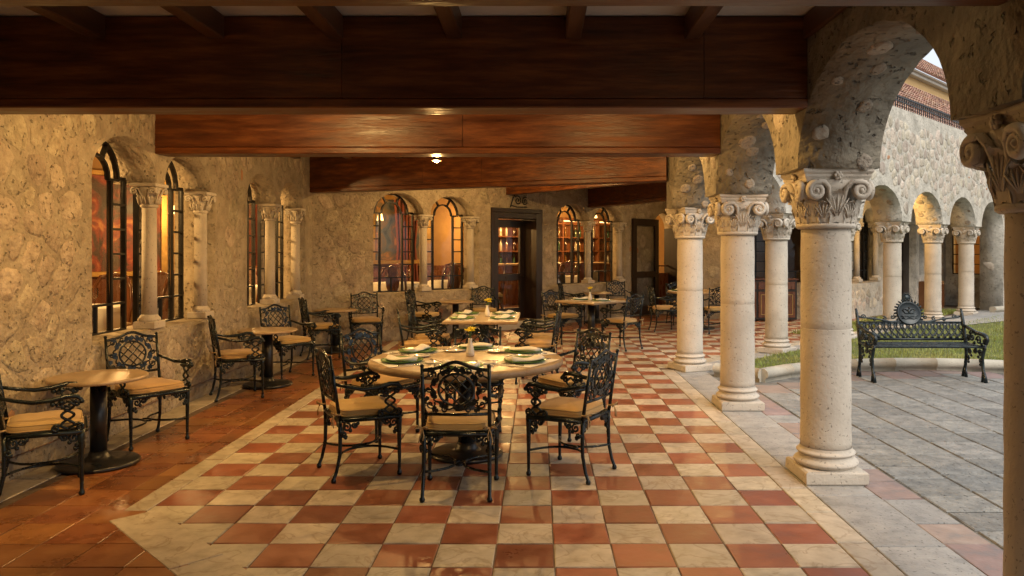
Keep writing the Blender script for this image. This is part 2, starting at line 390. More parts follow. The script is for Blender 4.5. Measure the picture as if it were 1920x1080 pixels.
def put_tiles(parent, items, name, limit, mats):
    """items: (x, y, mesh, rot) sorted nearest first; first `limit` single, the rest joined"""
    rest = {}
    rr = random.Random(5)
    for i, (x, y, me, rz) in enumerate(items):
        z = rr.uniform(-.0012, .0012); tx, ty = rr.uniform(-.0045, .0045), rr.uniform(-.0045, .0045)
        if i < limit:
            o = obj(name, me, parent, (x, y, z)); o.rotation_euler = (tx, ty, rz)
        else:
            b = rest.setdefault(me.materials[0].name, (MB(), me.materials[0]))[0]
            mt = Matrix.Translation((x, y, z)) @ Matrix.Rotation(rz, 4, 'Z') @ Matrix.Rotation(tx, 4, 'X')
            b.add([mt @ v.co for v in me.vertices], [tuple(p.vertices) for p in me.polygons])
    for b, m in rest.values(): kind(obj(name+'s', new_mesh(name+'s', b.v, b.f, mat=m), parent), 'stuff')
chk_r, chk_c, ais = [], [], []
for i in range(-13, 42):
    for j in range(-12, 50):
        x, y = GX+(i+.5)*TS, GY+(j+.5)*TS
        rz = random.choice((0, 1, 2, 3))*math.pi/2
        k = random.randrange(4)
        if x < XW+.26 or y > x+C45-.05 or y > 17.2 and x > 3.5: continue
        if x > 1.58 and y < x+YD-XC+.42: continue
        inchk = i >= -8 and y < x+C45-1.25 and x+y > 2.278-.05
        if inchk:
            (chk_r if (i+j) % 2 else chk_c).append((x, y, (red_m if (i+j) % 2 else cre_m)[k], rz))
        elif x < 1.58 or y > x+C45-1.25:
            ais.append((x, y, ais_m[k], rz))
nearkey = lambda t: (t[1] < 3.3)*100+t[1]
for l in (chk_r, chk_c, ais): l.sort(key=nearkey)
put_tiles(floor, chk_r, 'terracotta_tile', 200, None); put_tiles(floor, chk_c, 'cream_tile', 200, None); put_tiles(floor, ais, 'aisle_tile', 200, None)
def slabs(parent, name, mat, p, q, width, length, z=.003, h=.024, limit=60, jit=.1, seed=1, off=0):
    """a run of slabs from p to q (centre line)"""
    r = random.Random(seed); d = Vector((q[0]-p[0], q[1]-p[1])); L = d.length; d.normalize(); rz = math.atan2(d.y, d.x); s = 0; k = 0
    while s < L-.05:
        l = min(length*r.uniform(1-jit, 1+jit), L-s)
        me = MB().box((0, 0, -h/2), (l-.011, width-.005, h), bev=.004).mesh(name, mat)
        obj(name, me, parent, (p[0]+d.x*(s+l/2), p[1]+d.y*(s+l/2), z+r.uniform(-.0008, .0008)), rz); s += l; k += 1
slabs(floor, 'cream_border_slab', 'cream', (1.665, -2), (1.665, YD-.02), .17, .50, seed=1)
slabs(floor, 'cream_border_slab', 'cream', (-2.39, 4.52), (-2.39, 13.0), .145, .55, seed=2)
slabs(floor, 'chamfer_slab', 'cream', (-2.36, 4.45), (-.2, 2.29), .27, 1.0, seed=3, z=.004)
slabs(floor, 'cream_border_slab', 'cream', (XW+.13, 1), (XW+.13, 12), .24, .6, seed=4, z=.002)
slabs(floor, 'cream_border_slab', 'cream', (1.75, YD+.12), (9.2, 17.57), .17, .5, seed=5, z=.004)
# stone band under the arcade, pink tile row, courtyard paving
court = kind(sheet('courtyard_paving', [(1.74, -5), (12, -5), (12, 10.4), (2.3, 10.4), (1.74, YD)], -.010, 'joint'))
slabs(court, 'limestone_band_slab', 'kerbband', (1.945, -3), (1.945, YD-.05), .385, .88, seed=6, z=.001)
band2 = kind(sheet('arcade_band', [(1.75, YD+.02), (1.96, YD-.3), (13.5, 21.25), (13.2, 21.5)], -.003, 'joint'))
slabs(band2, 'limestone_band_slab', 'kerbband', on45(-.1), on45(13), .5, .9, seed=7, z=.0015)
KC, KR = (4.8, 6.76), 3.0        # kerb circle behind the bench
def inpave(x, y):
    d = math.hypot(x-KC[0], y-KC[1])
    return d < KR+.02 or (x < 2.9 and y < 9.0) or y < 6.9
pv, pk = [], []
LEN = (.30, .36, .42, .50)
pav_m = {l: [tile_mesh('grey_paver', .356, l-.020, 'paver', 40+i, bev=.006) for i in range(3)] for l in LEN}
pnk2 = {l: [tile_mesh('pink_paver', .356, l-.020, 'paver_pink', 60+i, bev=.005) for i in range(2)] for l in LEN}
pnk_m = {l: [tile_mesh('pink_paver', .258, l-.020, 'paver_pink', 50+i, bev=.005) for i in range(3)] for l in LEN[:3]}
gry_m = {l: [tile_mesh('grey_paver', .258, l-.020, 'kerbband', 55+i, bev=.005) for i in range(2)] for l in LEN[:3]}
rp_ = random.Random(77)
for i in range(-1, 18):
    y = -1.2-rp_.uniform(0, .3)
    while y < 10:
        l = rp_.choice(LEN if i >= 0 else LEN[:3]); yc = y+l/2; y += l
        if i < 0:
            if yc < 9.2: pk.append((2.267, yc, rp_.choice((pnk_m if rp_.random() < .72 else gry_m)[l]), 0))
            continue
        x = 2.41+.37*(i+.5)
        if not inpave(x, yc): continue
        d = math.hypot(x-KC[0], yc-KC[1])
        edge = d > KR-.36 and yc > 7.5 or (yc > 8.5 and x < 3.0)
        (pk if edge and rp_.random() < .8 else pv).append((x, yc, rp_.choice((pnk2 if edge else pav_m)[l]), rp_.choice((0, math.pi))))
for l in (pv, pk): l.sort(key=nearkey)
put_tiles(court, pv, 'grey_paver', 280, None); put_tiles(court, pk, 'pink_paver', 120, None)

# ---------------------------------------------------------------- rubble walls
def wall_ok(openings, u0, u1, z0, z1, m=.03):
    def ok(u, z):
        if not (u0+m < u < u1-m and z0 < z < z1-m): return False
        for (a, b, c, d, zs) in openings:        # a..b wide, c..d high, arch springs at zs
            if a-m < u < b+m and c-m < z < d+m:
                if z < zs: return False
                cx, w, hh = (a+b)/2, (b-a)/2+m, d-zs+m
                if ((u-cx)/w)**2+((z-zs)/hh)**2 < 1.0: return False
        return True
    return ok
SILL, SPR, CRN = .78, 2.17, 2.53
def pair_hole(u0):
    """twin arched opening u0 .. u0+2.32 resting on a middle and a right colonnette"""
    P = [(u0, SILL), (u0+2.32, SILL), (u0+2.32, SPR)]
    P += arc(u0+1.69, SPR, .51, CRN-SPR, 12, jit=.006)      # right arch
    P += arc(u0+.52, SPR, .52, CRN-SPR, 12, jit=.006)       # left arch
    return P
def pair_open(u0): return [(u0, u0+1.1, SILL, CRN, SPR), (u0+1.1, u0+2.32, SILL, CRN, SPR)]
def rect_hole(a, b, c, d): return [(a, c), (b, c), (b, d), (a, d)]
def stone_wall(label, loc, rz, u0, u1, z1, holes, opens, mats, size, seed, thick=.45, limit=300, h=.006, prio=None, chips=.03, z0=-.05, vis=None):
    outer = [(u0, z0), (u1, z0), (u1, z1), (u0, z1)]
    low = [hh for hh in holes]
    me = plate_mesh('stone_wall', outer, low, thick, mats[0])
    w = tag(obj('stone_wall', me, None, (loc[0], loc[1], 0), rz), label, 'wall')
    reg = vis or (u0, u1, .0, z1)
    set_stones(w, reg, size, wall_ok(opens, u0, u1, .03, z1), mats[1], seed, limit, h, prio, chips)
    return w
INN = ('mortar', 'stone'); OUT = ('mortar_out', 'stone_out')
PI = math.pi
D1, D2 = (3.80, 5.05), (8.95, 10.0)          # doors along the slanted wall
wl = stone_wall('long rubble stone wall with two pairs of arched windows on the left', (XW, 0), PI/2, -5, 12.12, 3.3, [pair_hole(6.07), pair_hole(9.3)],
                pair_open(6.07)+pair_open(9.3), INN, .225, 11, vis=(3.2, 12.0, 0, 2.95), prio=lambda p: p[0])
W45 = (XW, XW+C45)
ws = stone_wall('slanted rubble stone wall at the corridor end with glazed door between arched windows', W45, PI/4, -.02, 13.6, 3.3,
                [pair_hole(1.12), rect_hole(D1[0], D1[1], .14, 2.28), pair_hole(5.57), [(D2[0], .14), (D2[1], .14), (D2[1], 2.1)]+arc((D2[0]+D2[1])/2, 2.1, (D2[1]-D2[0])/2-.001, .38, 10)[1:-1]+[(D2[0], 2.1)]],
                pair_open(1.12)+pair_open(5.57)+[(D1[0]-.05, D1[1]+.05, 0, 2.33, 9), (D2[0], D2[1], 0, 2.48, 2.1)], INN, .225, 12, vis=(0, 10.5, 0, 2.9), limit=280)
we = stone_wall('short stone wall facing us behind the cabinet, between the slender columns', (3.55, 17.0), 0, 0, 3.0, 3.3, [pair_hole(.6)], pair_open(.6), INN, .25, 13, limit=120)
wr = stone_wall('narrow stone return wall beside the open glazed door', (3.56, 19.2), -PI/2, 0, 2.19, 3.3, [], [], INN, .25, 14, thick=.3, limit=40)
w3 = stone_wall('pale stone wall behind the far arcade with arched windows and dark door', (6.5, 16.5), PI/4, 0, 7.03, 4.0, [pair_hole(.1), rect_hole(3.6, 4.7, .12, 2.2), rect_hole(4.95, 5.5, .86, 2.15)],
                pair_open(.1)+[(3.6, 4.7, 0, 2.2, 9), (4.95, 5.5, .86, 2.15, 9)], OUT, .21, 15, limit=160)
w4 = stone_wall('stone wall closing the far side of the courtyard, with a lit rectangular window', (11.47, 21.47), -PI/4, 0, 9, 4.0, [rect_hole(.12, 1.08, .86, 2.25)], [(.12, 1.08, .86, 2.25, 9)], OUT, .21, 16, limit=140, vis=(0, 3, 0, 3.0))
wb = tag(obj('daylight_block_wall', MB().box((-.9, -5.2, 1.6), (6.2, .4, 3.4)).mesh('daylight_block_wall', 'mortar')), 'unseen wall added behind the camera to keep sky light out of the corridor', 'wall')  # unseen, added so sky light does not enter from behind the camera

# sills under each pair of windows
def sill(parent, u0): obj('window_sill', MB().box((u0+1.16, .235, SILL+.004), (2.30, .40, .05), bev=.012).mesh('window_sill', 'mortar'), parent)
for w, u in ((wl, 6.07), (wl, 9.3), (ws, 1.12), (ws, 5.57), (we, .6), (w3, .1)): sill(w, u)

# ---------------------------------------------------------------- arcade: arched walls
PIER, SPRING, RISE, STEP = .46, 2.08, .63, 2.3
def arcade_outline(s_cols, s0, s1, ztop, zb=SPRING):
    """outline with an arch between neighbouring supports"""
    r = random.Random(3); P = [(s0, ztop), (s0, zb)]
    for a, b in zip(s_cols[:-1], s_cols[1:]):
        l, rr = a+PIER/2, b-PIER/2; cx, hw = (l+rr)/2, (rr-l)/2
        for i in range(29):
            t = math.pi*(1-i/28); j = r.uniform(-.007, .007)
            P.append((cx+(hw)*math.cos(t), zb+(RISE+j)*math.sin(t) + (0 if 0 < i < 28 else 0)))
    P += [(s1, zb), (s1, ztop)]
    return P
TH = .535
ys = [-1.7, .6, 2.9, 5.2, 7.5, 9.85]
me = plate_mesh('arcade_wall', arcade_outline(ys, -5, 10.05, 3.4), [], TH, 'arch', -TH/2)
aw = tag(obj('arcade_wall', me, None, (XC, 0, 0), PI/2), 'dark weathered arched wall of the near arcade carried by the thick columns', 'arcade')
ss = [0, 2.3, 4.6, 6.9, 9.2, 11.5, 13.8]
def far_outline():
    P = arcade_outline(ss, -.06, 15.25, 4.2, SPRING+.004)
    k = len(P)-2
    return P[:k-0]+[]+P[k:]
fo = arcade_outline(ss, -.06, 15.25, 4.2, SPRING+.004)
fo.insert(len(fo)-2, (13.57, SPRING+.002)); fo[len(fo)-3:len(fo)-3] = []
# last support is a solid pier down to the ground
fo2 = fo[:-3]+[(13.57, -.05), (15.25, -.05), (15.25, 4.2)]
me = plate_mesh('arcade_wall', fo2, [], TH, 'mortar_out', -TH/2)
af = tag(obj('arcade_wall', me, None, (XC, YD, 0), PI/4), 'pale weathered stone wall above the far slanted arcade, topped by an iron railing', 'arcade')
def far_ok(s, z):
    if not (.1 < s < 15.1 and 2.2 < z < 4.15) and not (13.7 < s < 15.1 and .05 < z < 4.1): return False
    for a, b in zip(ss[:-1], ss[1:]):
        cx, hw = (a+b)/2, (b-a-PIER)/2+.04
        if ((s-cx)/hw)**2+((z-SPRING)/(RISE+.05))**2 < 1: return False
    return True
set_stones(af, (0, 15.2, 0, 4.2), .205, far_ok, 'stone_out', 21, limit=300, h=.006, chips=.05, frame=lambda u, z, o: (u, -TH/2-o, z), prio=lambda p: abs(p[0]-8))
set_stones(af, (-.26, .26, .05, 2.02), .19, lambda y, z: abs(y) < .26 and .03 < z < 2.05, 'stone_out', 23, limit=40, h=.010, frame=lambda y, z, o: (13.57-o, y, z))
def near_ok(s, z):
    if not (-.5 < s < 9.6 and 2.15 < z < 3.0): return False
    for a, b in zip(ys[:-1], ys[1:]):
        cx, hw = (a+b)/2, (b-a-PIER)/2+.04
        if ((s-cx)/hw)**2+((z-SPRING)/(RISE+.05))**2 < 1: return False
    return True
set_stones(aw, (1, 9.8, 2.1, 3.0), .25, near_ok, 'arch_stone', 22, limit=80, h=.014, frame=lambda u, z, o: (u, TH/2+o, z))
# stones showing in the arch soffits
def soffit_stones(parent, cols, seed, zb=SPRING):
    r = random.Random(seed)
    for a, b in zip(cols[:-1], cols[1:]):
        cx, hw = (a+b)/2, (b-a-PIER)/2
        for k in range(13):
            t = math.pi*(k+.5+r.uniform(-.25, .25))/13; w0 = r.uniform(-.08, .08)+(.10 if k % 2 else -.10); sz = r.uniform(.05, .115)
            def fr(u, z, o, t=t, w0=w0):
                tt = t+u/.8; nx, nz = math.cos(tt)/hw, math.sin(tt)/RISE; l = math.hypot(nx, nz)
                return (cx+hw*math.cos(tt)-o*nx/l, w0+z, zb+RISE*math.sin(tt)-o*nz/l)
            poly = [(sz*r.uniform(.8, 1.3)*math.cos(q*1.047), sz*r.uniform(.7, 1.1)*math.sin(q*1.047)) for q in range(6)]
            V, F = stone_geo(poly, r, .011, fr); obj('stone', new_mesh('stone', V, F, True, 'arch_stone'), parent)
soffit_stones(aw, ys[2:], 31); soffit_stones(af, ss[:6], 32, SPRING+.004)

# ---------------------------------------------------------------- columns
def spiral(cx, cz, r0, turns, n, a0, sgn, y, grow=.12):
    P = []
    for i in range(n+1):
        f = i/n; a = a0+sgn*2*math.pi*turns*f; rr = r0*(1-f)+r0*grow*f
        P.append((cx+rr*math.cos(a), y, cz+rr*math.sin(a)))
    return P
def capital_parts(root, w=.22, z0=1.72, z1=2.08, rn=.168):
    """Corinthian-like: bell, acanthus leaves, corner volutes, abacus with a rosette on each side"""
    H = z1-z0
    cap = obj('capital', MB().lathe([(rn+.012, z0-.03), (rn+.026, z0-.018), (rn+.026, z0), (rn+.006, z0+.012), (rn, z0+.03), (rn*1.02, z0+H*.35), (rn*1.12, z0+H*.6), (w*1.0, z0+H*.8)], 24).mesh('capital', 'column', True), root)
    b = MB(); n = 6                                      # abacus with hollowed sides, moulded edge
    def absq(s, z):
        P = []
        for q in range(4):
            for i in range(n):
                t = -1+2*i/n; off = s*(1-.10*(1-t*t)); x, y = t*s*.98, -off
                a = q*math.pi/2; P.append((x*math.cos(a)-y*math.sin(a), x*math.sin(a)+y*math.cos(a), z))
        return P
    rings = [absq(w*.93, z1-.085), absq(w*.97, z1-.06), absq(w*1.0, z1-.05), absq(w*1.0, z1-.035), absq(w*1.06, z1-.02), absq(w*1.06, z1)]
    V = [p for r_ in rings for p in r_]; m = 4*n
    F = [tuple(range(m))[::-1], tuple((len(rings)-1)*m+i for i in range(m))]
    for l in range(len(rings)-1):
        for i in range(m): j = (i+1) % m; F.append((l*m+i, l*m+j, (l+1)*m+j, (l+1)*m+i))
    b.add(V, F); obj('abacus', b.mesh('abacus', 'column'), cap)
    def turned(bb, a):
        mt = Matrix.Rotation(a, 3, 'Z'); bb.v = [mt @ v for v in bb.v]; return bb
    vol = MB(); lf = MB(); ros = MB()
    for s in (-1, 1):
        cx, cz = s*w*.66, z0+H*.60; rv = H*.165
        P = [(s*w*.17, -rn*1.02, z0+H*.16), (s*w*.20, -rn*1.1, z0+H*.42), (s*w*.27, -w*.96, z0+H*.66), (s*w*.42, -w*1.02, z0+H*.765)]
        P += spiral(cx, cz, rv, 1.9, 30, math.pi/2+s*.3, -s, -w*1.05)
        vol.tube(P, [.010]+[.016]*3+[.019-.010*i/30 for i in range(31)], 6, flat=1.3)
        vol.ell((cx, -w*1.06, cz), (.018, .022, .018), 8, 4)
        vol.ell((cx, -w*.93, cz), (rv*.95, .035, rv*.95), 14, 4)
    for k, (x, hh, wd) in enumerate(((0, .60, .078), (-.55, .40, .055), (.55, .40, .055), (1, .50, .07))):
        # acanthus leaf: ribbed blade curling outward at the tip
        N = 7; V = []; F = []; a = x*math.pi/4
        for i in range(N+1):
            t = i/N; out = rn*1.03+.012+.018*math.sin(t*2.2)+(.045*max(0, t-.72)/.28 if k != 3 else .03*t); zz = z0+.012+H*hh*math.sin(min(1, t*1.04)*1.5)
            wid = wd*(.55+.9*t-1.25*t*t)*(1+.16*math.cos(i*math.pi))
            for q in range(5):
                u = (q-2)/2; V.append((u*wid, -(out+(.010 if q == 2 else (.004 if q in (0, 4) else -.003))), zz-abs(u)*.012))
        for i in range(N):
            for q in range(4): F.append((i*5+q, i*5+q+1, i*5+q+6, i*5+q+5))
        mt = Matrix.Rotation(a, 3, 'Z'); lf.add([mt @ Vector(v) for v in V], F)
        for rib in (-.8, -.4, 0, .4, .8):
            pr = [mt @ Vector((rib*wd*(.12+1.1*t), -(rn*1.03+.022+.018*math.sin(t*2.2)), z0+.012+H*hh*(.18+.72*t)*(1-.25*abs(rib)*t))) for t in (0, .35, .7, 1)]
            lf.tube(pr, [.0035, .0055, .0055, .003], 4)
    for i in range(6):
        a = i*math.pi/3; ros.ell((.019*math.cos(a), -w*1.0, z1-.045+.019*math.sin(a)), (.014, .014, .014), 6, 4)
    ros.ell((0, -w*1.03, z1-.045), (.014, .016, .014), 6, 4)
    vm, lm, rm = vol.mesh('volute', 'column', True), lf.mesh('acanthus_leaf', 'column', True), ros.mesh('rosette', 'column', True)
    for q in range(4):
        for nm, me_ in (('volute', vm), ('acanthus_leaf', lm), ('rosette', rm)): obj(nm, me_, cap, rz=q*math.pi/2)
    return cap
def make_column(label, x, y, rz):
    t = thing('stone_column', label, 'column', (x, y, 0), rz, 'arcade columns')
    b = MB().box((0, 0, .045), (.41, .41, .09), bev=.012); rr = random.Random(4)
    for v in b.v: v.x += rr.uniform(-.006, .006); v.y += rr.uniform(-.006, .006)
    obj('plinth', b.mesh('plinth', 'column'), t)
    obj('base', MB().lathe([(.19, .088)]+[(.180+.030*math.sin(i*math.pi/7), .092+.058*i/7) for i in range(8)]+[(.178, .156), (.176, .166)]+[(.172+.020*math.sin(i*math.pi/6), .168+.034*i/6) for i in range(7)]+[(.170, .206), (.168, .22)], 40, cap=False).mesh('base', 'column', True), t)
    P = []; rr = random.Random(8)
    for i in range(25):
        z = .20+1.5*i/24; P.append((.165+.0015*math.sin(i*1.3)-.004*(i/24), z))
        if i == 13: P += [(.1640-.004*(i/24), z+.004), (.1628-.004*(i/24), z+.0055), (.1640-.004*(i/24), z+.007)]
    obj('shaft', MB().lathe(P, 40).mesh('shaft', 'column', True), t)
    capital_parts(t)
    return t
col_labels = ['thick limestone column at the right edge, nearest the camera', 'thick limestone column standing just left of the iron bench',
              'limestone column on the checkered floor edge, second along behind the near thick one', 'limestone corner column where the lawn kerb begins', 
              'limestone column on the slanted arcade, in front of the dark cabinet', 'slender far column half hidden behind the thick column by the bench',
              'far column rising behind the left half of the iron bench', 'far column behind the right half of the bench, under the orange-lit arch', 'farthest free column, in front of the lit rectangular window']
col0 = make_column(col_labels[0], XC, 2.9, 0)
spots = [(XC, 5.2, 0), (XC, 7.5, 0), (XC, YD, PI/8)]+[on45(s)+(PI/4,) for s in (2.3, 4.6, 6.9, 9.2, 11.5)]
for i, (x, y, rz) in enumerate(spots):
    c = copy_tree(col0); c.location = (x, y, 0); c.rotation_euler = (0, 0, rz); c['label'] = col_labels[i+1]
for i, y in enumerate((.6, -1.7)):
    c = copy_tree(col0); c.location = (XC, y, 0); c['label'] = 'limestone column of the near arcade beyond the camera'
# small raised footing of the last three
for s in (6.9, 9.2, 11.5):
    x, y = on45(s)
f_ = 0

# ---------------------------------------------------------------- ceiling, joists, beams
ceil = kind(obj('ceiling', MB().prism([(XW-.6, -5.4), (XC+.1, -5.4), (XC+.1, YD), (13.0, 21.0), (13.0, 26), (XW-.6, 13.2)], 3.02, 3.10).mesh('ceiling', 'ceiling')))
jm = MB().box((0, 0, 0), (.095, 13.6, .147), bev=.006).mesh('joist', 'joist')
for k in range(-1, 7): obj('joist', jm, ceil, (-2.76+k*.745, 4.3, 2.9455))
def beam(label, p, q, w, z0, z1, cuts=()):
    """solid core clad with planks on both cheeks; cuts: joints along the length"""
    p, q = Vector(p), Vector(q); d = q-p; L = d.length; rz = math.atan2(d.y, d.x); H = z1-z0
    r = random.Random(int(L*1000)); t = thing('ceiling_beam', label, 'beam', (p.x, p.y, z0), rz, 'dark wooden ceiling beams')
    obj('soffit_board', MB().box((L/2, 0, .03), (L, w, .06), bev=.008).mesh('soffit_board', 'beam'), t)
    obj('core', MB().box((L/2, 0, .06+(H-.06)/2), (L-.004, w-.05, H-.062)).mesh('core', 'beam'), t)
    xs = [0]+list(cuts)+[L]
    for s in (-1, 1):
        for a_, b_ in zip(xs[:-1], xs[1:]):
            m = MB().box(((a_+b_)/2, s*(w/2-.014+r.uniform(0, .003)), .0615+(H-.0625)/2), (b_-a_-.004, .024, H-.0635), bev=.004)
            obj('cheek_board', m.mesh('cheek_board', 'beam'), t)
    return t
beam('varnished wooden beam cropped by the top edge of the view', (XW-.1, 2.67), (1.689, 2.67), .25, 2.44, 3.012, (2.9,))
beam('deep dark wooden beam spanning the view, the second from the camera', (XW-.1, 4.905), (1.689, 4.905), .25, 2.44, 3.014, (2.42, 4.69))
beam('wooden beam glowing orange behind the deep dark one', (XW-.1, 7.20), (1.689, 7.20), .27, 2.44, 3.014, (2.95,))
beam('slanting wooden beam from the wall corner to the corner column', (XW-.05, 12.0), (1.70, 9.96), .25, 2.44, 3.013, (2.1, 3.05))
beam('thin dark beam over the glazed door at the corridor end', (-.62, 15.0), (3.0, 10.8), .16, 2.62, 3.011)
beam('dark beam running over the far arched window towards the slanted arcade', (1.15, 16.75), (3.62, 11.5), .25, 2.46, 3.015)
for y in (.4, -1.9): beam('wooden ceiling beam above and behind the camera', (XW-.1, y), (XC, y), .25, 2.44, 3.012)

# ---------------------------------------------------------------- dining rooms behind the walls
RF = .15
inner = lambda off: (C45+off/S2)
rp = [(XW-.46, 2.0), (-8.3, 2.0), (-8.3, 13.7), (2.5, 24.5), (6.4, 22.6), (5.8, 21.95), (XW-.46, 12.6)]
kind(sheet('dining_room_floor', [(XW+.02, 2), (-8.3, 2), (-8.3, 13.7), (2.5, 24.5), (6.4, 22.6), (5.8, 21.4), (XW+.02, 12.05)], RF, 'roomfloor'))
kind(sheet('dining_room_ceiling', [(XW-.02, 1.9), (-8.4, 1.9), (-8.4, 13.8), (2.4, 24.7), (7.5, 22.6), (6.4, 21.0), (XW-.02, 12.1)], 3.25, 'roomwall'))
b = MB()
for a_, c_ in zip(rp[:4], rp[1:5]):
    V = [(a_[0], a_[1], 0), (c_[0], c_[1], 0), (c_[0], c_[1], 3.3), (a_[0], a_[1], 3.3)]; b.add(V, [(0, 1, 2, 3)])
kind(obj('dining_room_wall', b.mesh('dining_room_wall', 'roomwall')))
# room behind the far wall with the lit rectangular window
b = MB()
q0 = Vector((11.47, 21.47)); tt = Vector((S2, -S2)); nn = Vector((S2, S2))
c1, c2, c3, c4 = q0+nn*.46-tt*.6, q0+nn*3-tt*.6, q0+nn*3+tt*2.4, q0+nn*.46+tt*2.4
for a_, c_ in ((c1, c2), (c2, c3), (c3, c4)): b.add([(a_.x, a_.y, 0), (c_.x, c_.y, 0), (c_.x, c_.y, 3), (a_.x, a_.y, 3)], [(0, 1, 2, 3)])
b.add([(c.x, c.y, .15) for c in (c1, c2, c3, c4)], [(0, 1, 2, 3)]); b.add([(c.x, c.y, 3) for c in (c1, c2, c3, c4)], [(0, 1, 2, 3)])
kind(obj('far_room_wall', b.mesh('far_room_wall', 'roomwall')))
kind(obj('sky_block_wall', MB().box((8.6, 21.9, 1.6), (6.2, .25, 3.4)).mesh('sky_block_wall', 'roomfloor')))
# preceding wall added to block the sky behind the short wall's windows
kind(obj('unseen_roof_slab', MB().prism([(XW-.7, -5.5), (XC+.25, -5.5), (XC+.25, YD-.1), (12.6, 20.3), (13.4, 26), (3, 26), (-9, 14.5), (-9, 1.5), (XW-.7, 1.5)], 3.45, 3.6).mesh('unseen_roof_slab', 'roof')))  # unseen slab over the ceiling, added to keep the corridor dark

# ================================================================ windows
def frame_bars():
    """leaded frame of one arched light, .92 wide; local x centre, z from 0 (sill) up"""
    b = MB(); T = .028; D = .045
    def bar(p, q, t=T): 
        p, q = Vector((p[0], 0, p[1])), Vector((q[0], 0, q[1])); d = q-p; L = d.length; a = math.atan2(d.z, d.x)
        bb = MB().box((L/2, 0, 0), (L, D, t)); m = Matrix.Translation(p) @ Matrix.Rotation(-a, 4, 'Y'); b.add([m @ v for v in bb.v], bb.f)
    def band(c, r, a0, a1, n=14, t=T):
        for i in range(n):
            t0, t1 = R(a0+(a1-a0)*i/n), R(a0+(a1-a0)*(i+1)/n)
            bar((c[0]+r*math.cos(t0), c[1]+r*math.sin(t0)), (c[0]+r*math.cos(t1), c[1]+r*math.sin(t1)), t)
    W, xi, zc, ro, ri = .46, .235, 1.37, .35, .20
    for s in (-1, 1):
        bar((s*W, 0), (s*W, zc+.02)); bar((s*xi, 0), (s*xi, zc-.0)); bar((s*W, zc+.02), (s*ro, zc+.02))
        for k in range(5): z = .25+k*.225; bar((s*xi, z), (s*W, z), .02)
    bar((-W, 0), (W, 0)); bar((-xi, .25), (xi, .25), .02); bar((0, 0), (0, .25), .02)
    band((0, zc), ro, 0, 180); band((0, zc-.0), ri, 0, 180, 10, .022)
    for a in (60, 120): bar((ri*math.cos(R(a)), zc+ri*math.sin(R(a))), (ro*math.cos(R(a)), zc+ro*math.sin(R(a))), .02)
    for s in (-1, 1): bar((s*ri, zc), (s*ro, zc), .02); bar((s*ri, zc), (s*xi, zc), .02)
    return b.mesh('frame', 'blackiron')
FR = frame_bars()
def pane_mesh(poly, bev=.014, d=.007):
    """bevelled pane: outline shrunk towards its centre"""
    cx = sum(p[0] for p in poly)/len(poly); cz = sum(p[1] for p in poly)/len(poly); n = len(poly); V = []
    for y, k in ((.002, 0), (-d, bev)):
        for x, z in poly:
            l = math.hypot(x-cx, z-cz); f = max(.2, 1-k/l) if l else 1; V.append((cx+(x-cx)*f, y, cz+(z-cz)*f))
    F = [tuple(range(n, 2*n))]+[(i, (i+1) % n, n+(i+1) % n, n+i) for i in range(n)]
    return new_mesh('pane', V, F, mat='glass')
W, xi, zc, ro, ri = .445, .235, 1.37, .335, .21
PANES = []
for s in (-1, 1):
    zs = [.015, .25, .475, .70, .925, 1.15, 1.375]
    for a, c in zip(zs[:-1], zs[1:]): PANES.append(pane_mesh([(s*xi, a), (s*W, a), (s*W, c), (s*xi, c)]))
    PANES.append(pane_mesh([(0, .015), (s*xi, .015), (s*xi, .25), (0, .25)]))
PANES.append(pane_mesh([(-xi+.01, .25), (xi-.01, .25), (xi-.02, zc)]+[(.205*math.cos(R(a)), zc+.205*math.sin(R(a))) for a in range(0, 181, 20)]+[(-xi+.02, zc)]))
for a0, a1 in ((0, 60), (60, 120), (120, 180)):
    PANES.append(pane_mesh([(ri*math.cos(R(a)), zc+ri*math.sin(R(a))) for a in range(a1, a0-1, -15)]+[(ro*math.cos(R(a)), zc+ro*math.sin(R(a))) for a in range(a0, a1+1, 15)]))
def glazed(label, wall, u, y=.30, z=SILL+.03):
    mw = wall.matrix_world if False else (Matrix.Translation(wall.location) @ Matrix.Rotation(wall.rotation_euler.z, 4, 'Z'))
    p = mw @ Vector((u, y, z))
    t = thing('arched_window', label, 'window', p, wall.rotation_euler.z, 'arched leaded windows')
    obj('frame', FR, t)
    for m in PANES: obj('pane', m, t)
    return t
cn0 = None
